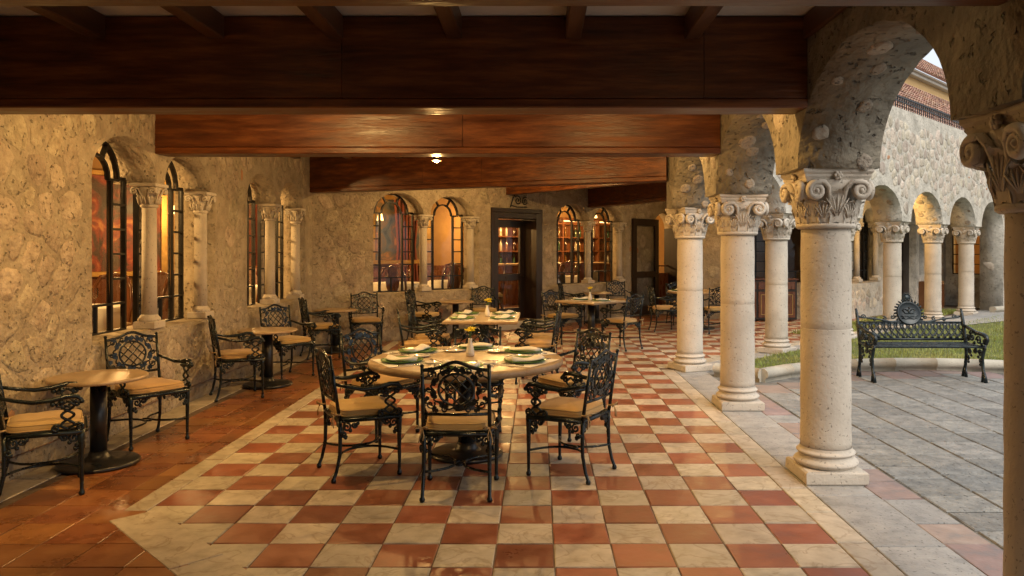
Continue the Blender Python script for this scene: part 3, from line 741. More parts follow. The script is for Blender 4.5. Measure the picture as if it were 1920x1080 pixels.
def colonnette(label, wall, u, y=.11):
    global cn0
    mw = Matrix.Translation(wall.location) @ Matrix.Rotation(wall.rotation_euler.z, 4, 'Z'); p = mw @ Vector((u, y, 0))
    if cn0 is None:
        t = thing('window_column', label, 'column', p, wall.rotation_euler.z, 'small window columns'); z = SILL+.03
        obj('base', MB().box((0, 0, z+.035), (.21, .20, .07), bev=.008).lathe([(.095, z+.07), (.10, z+.085), (.095, z+.10), (.08, z+.115), (.074, z+.13)], 18).mesh('base', 'column'), t)
        obj('shaft', MB().lathe([(.068, z+.12), (.066, z+.6), (.064, 1.95)], 20).mesh('shaft', 'column', True), t)
        cp = obj('capital', MB().lathe([(.064, 1.94), (.078, 1.95), (.078, 1.965), (.066, 1.975), (.072, 2.03), (.09, 2.09), (.11, 2.13)], 18).mesh('capital', 'column', True), t)
        ab = MB().box((0, 0, 2.152), (.25, .24, .036), bev=.008)
        obj('abacus', ab.mesh('abacus', 'column'), cp)
        v = MB()
        for q in range(4):
            mt = Matrix.Rotation(q*math.pi/2, 3, 'Z'); bb = MB()
            for s in (-1, 1): bb.tube([(s*.02, -.075, 1.98), (s*.028, -.088, 2.05), (s*.05, -.108, 2.115)]+spiral(s*.085, 2.095, .032, 1.4, 12, math.pi/2, -s, -.112), .009, 5)
            for x in (-.035, 0, .035): bb.tube([(x, -.072, 1.975), (x*1.1, -.082, 2.01), (x*1.25, -.1, 2.045)], [.013, .012, .004], 5)
            v.add([mt @ p_ for p_ in bb.v], bb.f)
        obj('leafwork', v.mesh('leafwork', 'column', True), cp); cn0 = t; return t
    c = copy_tree(cn0); c.location = p; c.rotation_euler = (0, 0, wall.rotation_euler.z); c['label'] = label; return c
wp = [(wl, 6.07, 'in the nearest window pair of the left wall', True), (wl, 9.3, 'in the second window pair of the left wall', True),
      (ws, 1.12, 'in the slanted wall left of the glazed door', True), (ws, 5.57, 'in the slanted wall right of the glazed door', True),
      (we, .6, 'above the dark cabinet on the short end wall', True), (w3, .1, 'in the pale wall behind the far arcade', True)]
for w, u, txt, _ in wp:
    glazed('left arched leaded window '+txt, w, u+.55); glazed('right arched leaded window '+txt, w, u+1.69)
    colonnette('small limestone column between the two arches '+txt, w, u+1.11); colonnette('small limestone column at the right jamb '+txt, w, u+2.2)
def grid_window(label, wall, u0, u1, z0, z1, nx, nz):
    mw = Matrix.Translation(wall.location) @ Matrix.Rotation(wall.rotation_euler.z, 4, 'Z'); p = mw @ Vector(((u0+u1)/2, .2, z0))
    t = thing('grid_window', label, 'window', p, wall.rotation_euler.z); W_, H_ = u1-u0, z1-z0; b = MB()
    for i in range(nx+1): b.box((-W_/2+W_*i/nx, 0, H_/2), (.035 if i in (0, nx) else .022, .045, H_))
    for j in range(nz+1): b.box((0, .001, H_*j/nz), (W_, .041, .035 if j in (0, nz) else .022))
    obj('frame', b.mesh('frame', 'blackiron'), t)
    pm = pane_mesh([(-W_/nx/2, -H_/nz/2), (W_/nx/2, -H_/nz/2), (W_/nx/2, H_/nz/2), (-W_/nx/2, H_/nz/2)])
    for i in range(nx):
        for j in range(nz): obj('pane', pm, t, (-W_/2+W_*(i+.5)/nx, 0, H_*(j+.5)/nz))
grid_window('lit rectangular window with dark glazing bars behind the farthest column', w4, .13, 1.07, .87, 2.24, 4, 5)
grid_window('narrow dark window above the brown cupboard behind the far arcade', w3, 4.96, 5.49, .87, 2.14, 2, 5)

# ================================================================ doors
def local(wall, u, y, z=0):
    return Matrix.Translation(wall.location) @ Matrix.Rotation(wall.rotation_euler.z, 4, 'Z') @ Vector((u, y, z))
def glazed_leaf(t, w, h, x0=0, y=0, z=0, hinge=None):
    """stile and rail leaf with two panes; x from x0"""
    b = MB(); st = .13
    b.box((x0+st/2, y, z+h/2), (st, .05, h), bev=.006).box((x0+w-st/2, y, z+h/2), (st, .05, h), bev=.006)
    for zz, hh in ((z+.11, .22), (z+h*.42, .14), (z+h-.08, .16)): b.box((x0+w/2, y, zz), (w-2*st+.004, .046, hh), bev=.005)
    leaf = obj('leaf', b.mesh('leaf', 'darkwood'), t)
    for a, c in ((z+.22, z+h*.42-.07), (z+h*.42+.07, z+h-.16)):
        pm = pane_mesh([(-(w-2*st)/2, -(c-a)/2), ((w-2*st)/2, -(c-a)/2), ((w-2*st)/2, (c-a)/2), (-(w-2*st)/2, (c-a)/2)], .02)
        obj('pane', pm, leaf, (x0+w/2, y, (a+c)/2))
    k = MB().tube([(x0+w-.07, y-.03, z+h*.42+.02), (x0+w-.07, y-.07, z+h*.42+.02), (x0+w-.16, y-.075, z+h*.42+.02)], .011, 6)
    obj('handle', k.mesh('handle', 'bronze', True), leaf)
    obj('lock_plate', MB().ell((x0+w*.5, y-.026, z+h*.42), (.025, .006, .025), 12, 4).mesh('lock_plate', 'bronze', True), leaf)
dw, dh = D1[1]-D1[0], 2.28-.145
t = thing('glazed_door', 'dark wooden glazed door in the slanted wall between the arched windows, above a stone step', 'door', local(ws, D1[0], 0, .145), PI/4)
fb = MB()
for x in (.055, dw-.055): fb.box((x, .19, dh/2), (.106, .44, dh-.004), bev=.006)
fb.box((dw/2, .19, dh-.06), (dw-.216, .43, .112), bev=.006)
fb.box((-.03, -.012, dh/2), (.07, .03, dh+.06), bev=.004).box((dw+.03, -.012, dh/2), (.07, .03, dh+.06), bev=.004).box((dw/2, -.014, dh+.04), (dw+.13, .034, .08), bev=.004)
obj('frame', fb.mesh('frame', 'darkwood'), t); glazed_leaf(t, dw-.22, dh-.13, .11, .34, .004)
st = tag(obj('door_step', MB().box((0, 0, .07), (dw+.3, .42, .14), bev=.015).mesh('door_step', 'kerb'), None, local(ws, (D1[0]+D1[1])/2, -.02), PI/4), 'low stone step below the glazed door in the slanted wall', 'step')
tag(obj('door_step', MB().box((0, 0, .07), (1.15, .42, .14), bev=.015).mesh('door_step', 'kerb'), None, local(ws, (D2[0]+D2[1])/2, -.02), PI/4), 'low stone step below the arched doorway near the corner column', 'step')
t = thing('glazed_door', 'dark glazed door leaf opened flat against the stone wall near the corner column', 'door', local(ws, 8.05, -.06, .02), PI/4)
glazed_leaf(t, .98, 2.25, 0, 0, 0); obj('hinge', MB().box((1.0, .02, .4), (.05, .03, .09)).box((1.0, .02, 1.8), (.05, .03, .09)).mesh('hinge', 'bronze'), t)
t = thing('door_frame', 'dark frame lining the arched doorway near the corner column', 'frame', local(ws, D2[0], 0, .145), PI/4)
w_ = D2[1]-D2[0]
obj('jamb', MB().box((.04, .2, .97), (.075, .4, 1.93), bev=.005).mesh('jamb', 'darkwood'), t); obj('jamb', MB().box((w_-.04, .2, .97), (.075, .4, 1.93), bev=.005).mesh('jamb', 'darkwood'), t)
obj('balustrade', MB().box((w_/2, .3, .42), (w_-.16, .05, .80), bev=.005).box((w_/2, .3, 1.0), (w_-.16, .04, .03)).mesh('balustrade', 'chairwood'), t)
t = thing('panel_door', 'tall dark door in the pale wall behind the far arcade', 'door', local(w3, 3.6, 0, .12), PI/4)
b = MB().box((.55, .2, 1.04), (1.09, .06, 2.07)); obj('leaf', b.mesh('leaf', 'darkwood'), t)
for x in (.3, .8):
    for z in (.5, 1.5): obj('panel', MB().box((x, .162, z), (.36, .02, .8), bev=.008).mesh('panel', 'darkwood'), t)
cb = thing('low_cupboard', 'low plain brown cupboard against the pale wall behind the far arcade', 'cupboard', local(w3, 5.25, -.2), PI/4)
obj('body', MB().box((0, 0, .36), (.78, .36, .72), bev=.01).mesh('body', 'roomfloor'), cb); obj('cupboard_door', MB().box((-.19, -.19, .36), (.35, .02, .6), bev=.006).mesh('cupboard_door', 'chairwood'), cb); obj('cupboard_door', MB().box((.19, -.19, .36), (.35, .02, .6), bev=.006).mesh('cupboard_door', 'chairwood'), cb)
# sideboard with gilt lines on the short wall
sb = thing('sideboard', 'dark wooden cabinet with gilt-lined doors under the window of the short end wall', 'cabinet', (4.95, 16.72, 0), 0)
obj('carcass', MB().box((0, 0, .46), (1.3, .44, .86), bev=.008).mesh('carcass', 'darkwood'), sb); obj('cabinet_top', MB().box((0, -.005, .905), (1.36, .48, .035), bev=.008).mesh('cabinet_top', 'chairwood'), sb)
for i in range(3):
    x = -.42+.42*i
    d = obj('cabinet_door', MB().box((x, -.228, .36), (.37, .02, .56), bev=.005).mesh('cabinet_door', 'chairwood'), sb)
    g_ = MB()
    for s in (-1, 1): g_.box((x+s*.13, -.24, .36), (.012, .008, .44)).box((x, -.2405, .36+s*.214), (.272, .007, .012))
    obj('gilt_line', g_.mesh('gilt_line', 'gold'), d)
    dr = obj('drawer', MB().box((x, -.228, .77), (.37, .02, .16), bev=.005).mesh('drawer', 'chairwood'), sb); obj('knob', MB().ell((x, -.245, .77), (.014, .014, .014), 8, 5).mesh('knob', 'gold', True), dr)
# swirl marking on the stone above the glazed door, built as iron curls
t = thing('swirl_marking', 'small swirl marking on the stone above the glazed door, built as iron curls', 'ornament', local(ws, 4.43, -.02, 2.52), PI/4)
for nm, pts in (('bar', [(-.2, 0, -.14), (-.12, 0, .06), (-.02, 0, .16)]), ('curl', spiral(.0, 0, .1, 1.6, 24, 2.4, -1, 0)), ('curl', spiral(.2, -.01, .09, 1.6, 24, 1.0, 1, 0)), ('bar', [(-.2, 0, -.1), (0, 0, -.13), (.25, 0, -.12)])):
    obj(nm, MB().tube(pts, .012, 5).mesh(nm, 'blackiron', True), t)

# ================================================================ dining-room contents seen through the glass
def wood_chair():
    t = thing('dining_chair', 'wooden chair', 'chair')
    for s in (-1, 1):
        obj('leg', MB().tube([(s*.21, .2, .44), (s*.225, .225, .3), (s*.21, .2, .1), (s*.22, .22, 0)], [.028, .024, .015, .022], 6).mesh('leg', 'chairwood', True), t)
        obj('leg', MB().tube([(s*.2, -.2, .45), (s*.2, -.22, .2), (s*.2, -.27, 0)], [.022, .02, .018], 6).mesh('leg', 'chairwood', True), t)
        obj('stile', MB().tube([(s*.2, -.2, .44), (s*.235, -.22, .7), (s*.215, -.26, .92), (s*.15, -.28, 1.06), (s*.05, -.285, 1.08)], [.02, .02, .022, .024, .02], 6).mesh('stile', 'chairwood', True), t)
    obj('seat', MB().box((0, 0, .46), (.48, .44, .07), bev=.02).mesh('seat', 'cushion'), t)
    # vase-shaped splat
    P = [(-.05, .47), (-.05, .55), (-.11, .72), (-.125, .84), (-.07, .93), (-.09, 1.02), (-.06, 1.08)]; V = [(x, -.225-.06*(z-.47)/.6, z) for x, z in P]+[(-x, -.225-.06*(z-.47)/.6, z) for x, z in P]
    n = len(P); V += [(x, y-.018, z) for x, y, z in V]
    F = [(i, i+1, n+i+1, n+i) for i in range(n-1)]+[(2*n+i, 2*n+i+1, 3*n+i+1, 3*n+i) for i in range(n-1)]+[(i, i+1, 2*n+i+1, 2*n+i) for i in range(n-1)]+[(n+i, n+i+1, 3*n+i+1, 3*n+i) for i in range(n-1)]
    obj('splat', new_mesh('splat', V, F, mat='chairwood'), t)
    obj('crest_rail', MB().tube([(-.06, -.285, 1.08), (0, -.285, 1.10), (.06, -.285, 1.08)], .022, 6).mesh('crest_rail', 'chairwood', True), t)
    return t
wc = wood_chair(); first = [True]
def put_wood(x, y, rz, label):
    t = wc if first[0] else copy_tree(wc); first[0] = False
    t.location = (x, y, RF+.002); t.rotation_euler = (0, 0, rz); t['label'] = label; t['group'] = 'wooden chairs in the dining room'
def clothed_table(x, y, label, rz=0):
    t = thing('clothed_table', label, 'table', (x, y, RF+.002), rz, 'white-clothed tables in the dining room'); b = MB(); n = 32; V = []; F = []
    for z, r0, amp in ((.755, 0, 0), (.76, .5, 0), (.75, .52, .004), (.6, .53, .015), (.35, .55, .03), (.2, .57, .04)):
        for i in range(n): a = 2*math.pi*i/n; r = r0+amp*math.sin(a*8); V.append((r*math.cos(a), r*math.sin(a), z))
    for k in range(5):
        for i in range(n): j = (i+1) % n; F.append((k*n+i, k*n+j, (k+1)*n+j, (k+1)*n+i))
    obj('tablecloth', new_mesh('tablecloth', V, F, True, 'linen'), t); obj('pedestal', MB().lathe([(.25, 0), (.24, .03), (.05, .06), (.05, .7)], 16).mesh('pedestal', 'chairwood'), t)
    gl = MB().lathe([(.03, .765), (.006, .77), (.006, .84), (.035, .87), (.04, .93)], 10)
    for k, (gx, gy) in enumerate(((.2, .1), (-.2, .12), (.05, -.22))):
        tag(obj('wine_glass', MB().lathe([(.032, 0), (.006, .006), (.005, .08), (.034, .11), (.038, .17), (.033, .2)], 10, cap=False).mesh('wine_glass', 'glass', True), None, (x+gx, y+gy, RF+.765)),
            '%s stemmed glass on the %s' % (('right', 'left', 'front')[k], label.replace('white-clothed round ', 'clothed ').replace('right arch left of the glazed door', 'right arch beside the door').replace('left arch right of the glazed door', 'arches beyond the door')), 'glass', 'glasses in the dining room')
tabs = [(-5.2, 8.5, 'nearest left window'), (-5.0, 10.9, 'nearest left window pair, right arch'), (-5.3, 13.4, 'second left window pair'), (-2.75, 14.75, 'left arch beside the glazed door'), (-1.75, 15.75, 'right arch left of the glazed door'), (.9, 18.4, 'left arch right of the glazed door')]
for x, y, s in tabs:
    clothed_table(x, y, 'white-clothed round table behind the %s' % s)
    for k, (dx, dy, nm) in enumerate(((.1, -.78, 'near'), (.78, .1, 'right'), (-.1, .8, 'far'))):
        put_wood(x+dx, y+dy, face(-dx, -dy), 'mahogany chair, %s side of the table behind the %s' % (nm, s))
put_wood(-.1, 16.5, face(.6, .7), 'mahogany dining chair just inside the glazed door')
def painting(label, p, nx, ny, w, h, cols):
    t = thing('painting', label, 'painting', p, face(-nx, -ny))     # local -y faces the room
    b = MB()
    for s in (-1, 1): b.box((s*(w/2+.05), -.04, h/2), (.1, .07, h+.2), bev=.012).box((0, -.042, h/2+s*(h/2+.05)), (w, .066, .1), bev=.012)
    obj('gilt_frame', b.mesh('gilt_frame', 'gold'), t)
    m = pmat('painted_canvas', cols, scale=2.2, detail=4, rough=(.4, .6), bump=.1, distort=1.2)
    obj('canvas', MB().box((0, -.015, h/2), (w, .02, h)).mesh('canvas', m), t)
painting('large gilt-framed painting in reds and browns seen through the nearest window', (-7.78, 14.10, 1.15), S2, -S2, 1.5, 1.75, [(.012, .008, .005), (.05, .02, .01), (.24, .035, .015), (.50, .24, .09)])
painting('gilt-framed painting in blue and orange seen through the left arch beside the door', (-3.35, 18.52, 1.3), S2, -S2, 1.5, 1.45, [(.012, .012, .012), (.06, .08, .09), (.14, .09, .04), (.46, .20, .06)])
painting('small gilt-framed painting on the long back wall of the dining room', (-8.27, 11.3, 1.3), 1, 0, 1.2, 1.3, [(.03, .02, .01), (.2, .10, .04), (.4, .3, .14)])
# bar shelves and counter
bx = (.5, 22.33); t = thing('bar_shelf', 'tall wooden bar shelf with bottles seen through the glazed door and right window', 'shelf', (bx[0], bx[1], RF), PI/4)
obj('back_panel', MB().box((0, 0, 1.2), (6.4, .04, 2.3)).mesh('back_panel', 'chairwood'), t)
for z in (.95, 1.35, 1.75, 2.15): obj('shelf_board', MB().box((0, -.17, z), (6.4, .3, .035), bev=.005).mesh('shelf_board', 'chairwood'), t)
for x in (-3.17, -1.6, 0, 1.6, 3.17): obj('upright', MB().box((x, -.17, 1.15), (.05, .302, 2.3), bev=.005).mesh('upright', 'chairwood'), t)
for x in (-2.4, -.8, .8, 2.4): obj('added_light_strip', MB().box((x, -.05, 2.25), (1.2, .05, .03)).mesh('added_light_strip', 'shade'), t)  # glowing strips added to brighten the dark bottle shelf
bcol = [pmat('bottle_glass_%d' % i, [c, [v*1.4 for v in c]], scale=4, rough=(.06, .12), bump=0, spec=.8) for i, c in enumerate(((.015, .04, .015), (.12, .05, .008), (.25, .22, .16), (.03, .012, .008)))]
bms = [MB().lathe([(.036, 0), (.038, .01), (.038, .19), (.016, .235), (.013, .30), (.016, .305), (.016, .32)], 10).mesh('bottle', bcol[i], True) for i in range(4)]
words = ['green', 'amber', 'clear', 'dark brown']
for z in (.95, 1.35, 1.75):
    for i in range(21):
        x = -3.0+i*.3+(.09 if i % 5 == 2 else -.03*(i % 3)); k = random.randrange(4); p = Matrix.Translation((bx[0], bx[1], RF)) @ Matrix.Rotation(PI/4, 4, 'Z') @ Vector((x, -.18, z+.018))
        tag(obj('bottle', bms[k], None, p), '%s glass bottle on the %s board of the bar shelf' % (words[k], {.95: 'lowest', 1.35: 'middle', 1.75: 'upper'}[z]), 'bottle', '%s bottles on the bar shelf' % words[k])
t = thing('bar_counter', 'pale topped wooden bar counter in front of the bottle shelf', 'counter', (.35, 20.6, RF), PI/4)
obj('counter_front', MB().box((0, 0, .5), (3.8, .5, 1.0), bev=.01).mesh('counter_front', 'chairwood'), t); obj('counter_top', MB().box((0, -.03, 1.02), (3.9, .62, .05), bev=.01).mesh('counter_top', 'tabletop'), t)
# wainscot and drapes
def back(s, o=0): return (-8.3+s*S2+o*S2, 13.7+s*S2-o*S2)      # along the slanted back wall
t = thing('wainscot', 'dark panelled wainscot along the back wall of the dining room', 'panelling', back(0, .03)+(RF,), PI/4)
for i in range(13): obj('panel', MB().box((.5+i*.82, 0, .5), (.78, .05, 1.0), bev=.012).box((.5+i*.82, -.03, .52), (.56, .03, .7), bev=.01).mesh('panel', 'chairwood'), t)
for i, s in enumerate((3.4, 5.4, 7.05)):
    t = thing('drape', 'dark red drape %s in the dining room' % ('left of the blue painting', 'right of the blue painting', 'beside the bar shelf')[i], 'curtain', back(s, .12)+(RF,), PI/4); V = []; F = []
    for j in range(41):
        x = -.42+.84*j/40; y = .06*math.sin(j*1.1); V += [(x*1.0, y, 0), (x*.7, y*.8, 1.5), (x, y, 2.9)]
    for j in range(40):
        for k in range(2): F.append((j*3+k, j*3+3+k, j*3+4+k, j*3+1+k))
    obj('cloth', new_mesh('cloth', V, F, True, 'drape'), t); obj('rod', MB().tube([(-.5, 0, 2.92), (.5, 0, 2.92)], .018, 8).mesh('rod', 'gold', True), t)
for i, (x, y, nx, ny, lab) in enumerate((back(1.6, .02)+(S2, -S2, 'between the two big paintings'), back(4.35, .02)+(S2, -S2, 'above the blue painting'), back(6.3, .02)+(S2, -S2, 'behind the right arch left of the door'), (-8.27, 9.6, 1, 0, 'on the long back wall'))):
    t = thing('wall_sconce', 'lit amber wall sconce in the dining room %s' % lab, 'lamp', (x, y, 2.55 if i == 1 else 2.2), face(-nx, -ny), 'dining room sconces')
    obj('arm', MB().tube([(0, 0, 0), (0, -.1, -.03), (0, -.13, .04)], .01, 6).mesh('arm', 'gold', True), t); obj('shade', MB().lathe([(.08, .04), (.045, .2)], 14, cap=False, c=(0, -.13, 0)).mesh('shade', 'shade', True), t)
# hanging lamps of the dining room; last two added to brighten the bar
lamp_pts = [(-5.3, 7.0), (-5.4, 10.4), (-5.4, 13.3), (-4.0, 16.3), (-.9, 19.6), (1.5, 21.4)]
for i, (x, y) in enumerate(lamp_pts):
    t = thing('pendant_lamp', 'lit amber pendant lamp hanging behind the '+['nearest left window', 'right arch of the nearest left window pair', 'second left window pair', 'arches left of the glazed door', 'glazed door, added to light the bar', 'arches right of the glazed door, added to light the bar'][i], 'lamp', (x, y, 2.45), 0, 'dining room pendant lamps')
    obj('cord', MB().tube([(0, 0, .2), (0, 0, .8)], .006, 5).mesh('cord', 'blackiron'), t)
    obj('shade', MB().lathe([(.06, .2), (.12, .12), (.16, 0), (.155, -.01)], 18, cap=False).mesh('shade', 'shade', True), t)
    ld = bpy.data.lights.new('pendant_light', 'POINT'); ld.energy = ROOM_W; ld.color = (1, .58, .20); ld.shadow_soft_size = .1
    lo = bpy.data.objects.new('pendant_light', ld); COL.objects.link(lo); lo.parent = t; lo.location = (0, 0, -.08)
t = thing('pendant_lamp', 'lit pendant lamp inside the far room with the rectangular window', 'lamp', (q0.x+1.9, q0.y+.6, 2.4)); obj('shade', MB().lathe([(.06, .2), (.12, .12), (.16, 0), (.155, -.01)], 18, cap=False).mesh('shade', 'shade', True), t)
obj('cord', MB().tube([(0, 0, .2), (0, 0, .6)], .006, 5).mesh('cord', 'blackiron'), t)
ld = bpy.data.lights.new('pendant_light', 'POINT'); ld.energy = 40; ld.color = (1, .6, .22); ld.shadow_soft_size = .1
lo = bpy.data.objects.new('pendant_light', ld); COL.objects.link(lo); lo.parent = t; lo.location = (0, 0, -.1)

# ================================================================ corridor spotlights
def spot(label, x, y, z, w, aim=None, cone=70):
    t = thing('ceiling_spotlight', label, 'spotlight', (x, y, z), 0, 'corridor spotlights')
    obj('housing', MB().lathe([(.035, .075), (.045, .07), (.045, .02), (.05, .0)], 16, cap=False).mesh('housing', 'bronze', True), t)
    obj('stem', MB().tube([(0, 0, .06), (0, 0, 3.019-z)], .009, 6).lathe([(.04, 3.0-z), (.04, 3.018-z)], 12).mesh('stem', 'bronze'), t)
    obj('bulb', MB().ell((0, 0, .012), (.03, .03, .03), 12, 8).mesh('bulb', 'bulb', True), t)
    ld = bpy.data.lights.new('spotlight_light', 'SPOT' if aim else 'POINT'); ld.energy = w; ld.color = (1, .58, .19); ld.shadow_soft_size = .035
    lo = bpy.data.objects.new('spotlight_light', ld); COL.objects.link(lo); lo.parent = t; lo.location = (0, 0, -.04)
    if aim:
        ld.spot_size = R(cone); ld.spot_blend = .7; lo.rotation_euler = (Vector(aim)-Vector((x, y, z))).to_track_quat('-Z', 'Y').to_euler()
K = LAMP_W
spot('lit warm spotlight hanging just below the orange-glowing beam', -1.06, 7.95, 2.475, K*1.7)
for lab, x, y, z, f, aim, cone in (
    ('warm spotlight behind the deep dark beam, left of centre', -1.9, 5.3, 2.86, 1.5, None, 0),
    ('warm spotlight behind the deep dark beam, towards the columns', .75, 5.25, 2.86, .7, None, 0),
    ('warm spotlight behind the topmost beam, towards the columns', 1.1, 2.98, 2.86, 1.15, (.5, 4.9, 0), 60),
    ('fill spotlight added behind the topmost beam to brighten the left wall', -2.0, 2.98, 2.86, 2.4, (-3.6, 4.7, .4), 68),  # extra unseen spot, added to lift the left wall
    ('warm spotlight behind the orange-glowing beam by the columns', 1.2, 8.3, 2.86, .8, None, 0),
    ('warm spotlight behind the slanting beam, towards the wall', -.6, 12.6, 2.86, 1.4, None, 0),
    ('warm spotlight at the far end over the last round table', 3.3, 14.6, 2.86, 1.1, None, 0),
    ('warm spotlight behind the far orange-lit arch', 7.25, 15.95, 2.55, 1.1, None, 0)):
    spot(lab, x, y, z, K*f, aim, cone)

# ================================================================ cast-iron armchair (front = local +y)
def ypl(pts, f): return [(x, f(z), z) for x, z in pts]
def back_y(z): return -.205-.16*max(0, z-.42)          # plane of the raked back
def ring(cx, cz, rx, rz, n, a0=0, a1=360, f=back_y):
    return [(cx+rx*math.cos(R(a0+(a1-a0)*i/n)), f(cz+rz*math.sin(R(a0+(a1-a0)*i/n))), cz+rz*math.sin(R(a0+(a1-a0)*i/n))) for i in range(n+(1 if a1-a0 < 360 else 0))]
def leafy(b, x, z, s, a, f=back_y):
    """small flat cast leaf on the back plane"""
    ca, sa = math.cos(a), math.sin(a); P = [(-.2, 0), (.1, .42), (.45, .30), (.62, .5), (1.1, 0), (.62, -.5), (.45, -.30), (.1, -.42)]
    V = []
    for o in (.006, -.006):
        for u, v in P: X, Z = x+s*(u*ca-v*sa), z+s*(u*sa+v*ca); V.append((X, f(Z)+o, Z))
    n = len(P); F = [tuple(range(n)), tuple(range(n, 2*n))[::-1]]+[(i, n+i, n+(i+1) % n, (i+1) % n) for i in range(n)]
    b.add(V, F)
def crest(x): return .822+.03*math.exp(-(x/.085)**2)+.010*math.cos(x*math.pi/.2)
def scrollwork():
    b = MB(); f = back_y
    # vine wreath round the oval: wavy ring, curls and leaves
    vine = []
    for i in range(72):
        a = 2*math.pi*i/72; w = 1+.10*math.sin(a*9)
        x, z = .142*w*math.cos(a), .690+.122*w*math.sin(a); z = min(z, crest(x)-.012); z = max(z, .548); vine.append((x, f(z), z))
    b.tube(vine, .0065, 5, closed=True)
    for i in range(18):
        a = 2*math.pi*(i+.3)/18; leafy(b, .135*math.cos(a), .690+.112*math.sin(a), .034, a+(.9 if i % 2 else -.9))
    for s in (-1, 1):
        for (cx, cz, r, a0, sg, tr) in ((.15, .785, .030, 3.6, -1, 1.3), (.158, .595, .030, 2.6, 1, 1.3), (.078, .807, .022, 4.2, 1, 1.2), (.07, .562, .022, 1.6, -1, 1.2), (.168, .69, .020, 3.1, 1, 1.2)):
            P = [(s*x, f(z), z) for x, _, z in spiral(cx, cz, r, tr, 14, a0, sg, 0)]
            b.tube(P, .0055, 5)
        b.tube([(s*.196, f(.76), .76), (s*.17, f(.775), .775), (s*.12, f(.80), .80)], .005, 4); b.tube([(s*.196, f(.61), .61), (s*.17, f(.60), .60), (s*.12, f(.575), .575)], .005, 4)
        b.tube([(s*.196, f(.69), .69), (s*.16, f(.69), .69), (s*.135, f(.69), .69)], .005, 4)
        leafy(b, s*.135, .80, .04, 1.57-s*.9); leafy(b, s*.17, .64, .036, 1.57-s*2.2); leafy(b, s*.115, .555, .036, 1.57-s*1.2)
    for x in (-.05, 0, .05): leafy(b, x, .805, .032, 1.57+x*8)
    return b.mesh('scrollwork', 'iron')
def lattice():
    b = MB(); cz, rx, rz = .688, .106, .100; f = back_y
    b.tube(ring(0, cz, rx, rz, 32), .0085, 6, closed=True)
    for d in (-1, 1):
        for k in range(-2, 3):
            c = k*.052; pts = []          # x*S2*d ... line: (x - d*z)/sqrt2 = c
            h = (1-(c/((rx+rz)/2))**2)
            if h <= 0: continue
            L = math.sqrt(h)*(rx+rz)/2
            p = [(c*S2+t*S2, d*(-c*S2+t*S2)) for t in (-L, 0, L)]
            b.tube([(x, f(cz+z)+.002*d, cz+z) for x, z in p], .0055, 5)
    return b.mesh('lattice', 'iron', True)
def chevrons():
    b = MB(); f = back_y
    b.tube([(0, f(.55), .55), (0, f(.82), .82)], .007, 5)
    for k in range(6):
        z = .56+k*.045
        for s in (-1, 1): b.tube([(0, f(z), z), (s*.08, f(min(z+.05, .8)), min(z+.05, .8)), (s*.17, f(min(z+.10, .81)), min(z+.10, .81))], .008, 5)
    for s in (-1, 1):
        b.tube([(s*.175, f(.54), .54), (s*.165, f(.68), .68), (s*.178, f(.82), .82)], .006, 5)
        for k in range(5): leafy(b, s*.178, .57+k*.055, .026, 1.57-s*.6)
    return b.mesh('chevron_panel', 'iron', True)
def back_frame():
    b = MB(); f = back_y
    for s in (-1, 1): b.tube([(s*.205, f(.40), .40), (s*.205, f(.62), .62), (s*.205, f(.835), .835)], [.0125, .012, .011], 8)
    P = [(-.205+.41*i/24, 0, 0) for i in range(25)]; b.tube([(x, f(crest(x)), crest(x)) for x, _, _ in P], .0115, 8, flat=.8)
    b.tube([(-.205, f(.535), .535), (0, f(.530), .530), (.205, f(.535), .535)], .0105, 8)
    for s in (-1, 1): b.ell((s*.205, f(.838), .838), (.014, .014, .012), 8, 5)
    return b.mesh('back_frame', 'iron', True)
def arm(s):
    b = MB()
    b.tube([(s*.205, back_y(.655), .655), (s*.235, -.16, .632), (s*.255, -.06, .612), (s*.262, .04, .618), (s*.262, .12, .636), (s*.262, .175, .632), (s*.262, .195, .612), (s*.262, .182, .596), (s*.262, .165, .602), (s*.262, .168, .615)],
           [.011, .012, .014, .016, .017, .016, .013, .011, .009, .008], 8, flat=.8)
    for (y, z) in ((.09, .603), (.20, .60), (.045, .592)): b.ell((s*.262, y, z), (.016, .017, .016), 8, 5)
    return b.mesh('arm', 'iron', True)
def arm_support(s):
    b = MB()
    for ph in (0, math.pi):
        P = []
        for i in range(25):
            t = i/24; P.append((s*(.258-.012*t)+.007*math.cos(ph+t*2*math.pi*1.5), .125+.034*math.sin(ph+t*2*math.pi*1.5)*(1 if t < .95 else .6), .605-.175*t))
        b.tube(P, .0085, 6)
    for d in (-1, 1):
        b.tube([(s*.246, .125+d*.02, .445)]+[(s*.246, y, z) for y, _, z in spiral(.125+d*.062, .437, .024, 1.2, 12, 1.57, -d, 0)], .0085, 6)
        b.tube([(s*.25, .125+d*.015, .59)]+[(s*.258, y, z) for y, _, z in spiral(.125+d*.05, .588, .02, 1.2, 12, 1.57, d, 0)], .0085, 6)
    return b.mesh('arm_support', 'iron', True)
def seat_frame():
    b = MB()
    b.tube([(-.20, -.205, .405), (.20, -.205, .405), (.245, .19, .405), (.20, .222, .405), (-.20, .222, .405), (-.245, .19, .405)], .0155, 8, closed=True)
    V = [(-.2, -.2, .41), (.2, -.2, .41), (.24, .2, .41), (-.24, .2, .41), (-.2, -.2, .400), (.2, -.2, .400), (.24, .2, .400), (-.24, .2, .400)]
    b.add(V, [(0, 1, 2, 3), (7, 6, 5, 4)])
    return b.mesh('seat_frame', 'iron', True)
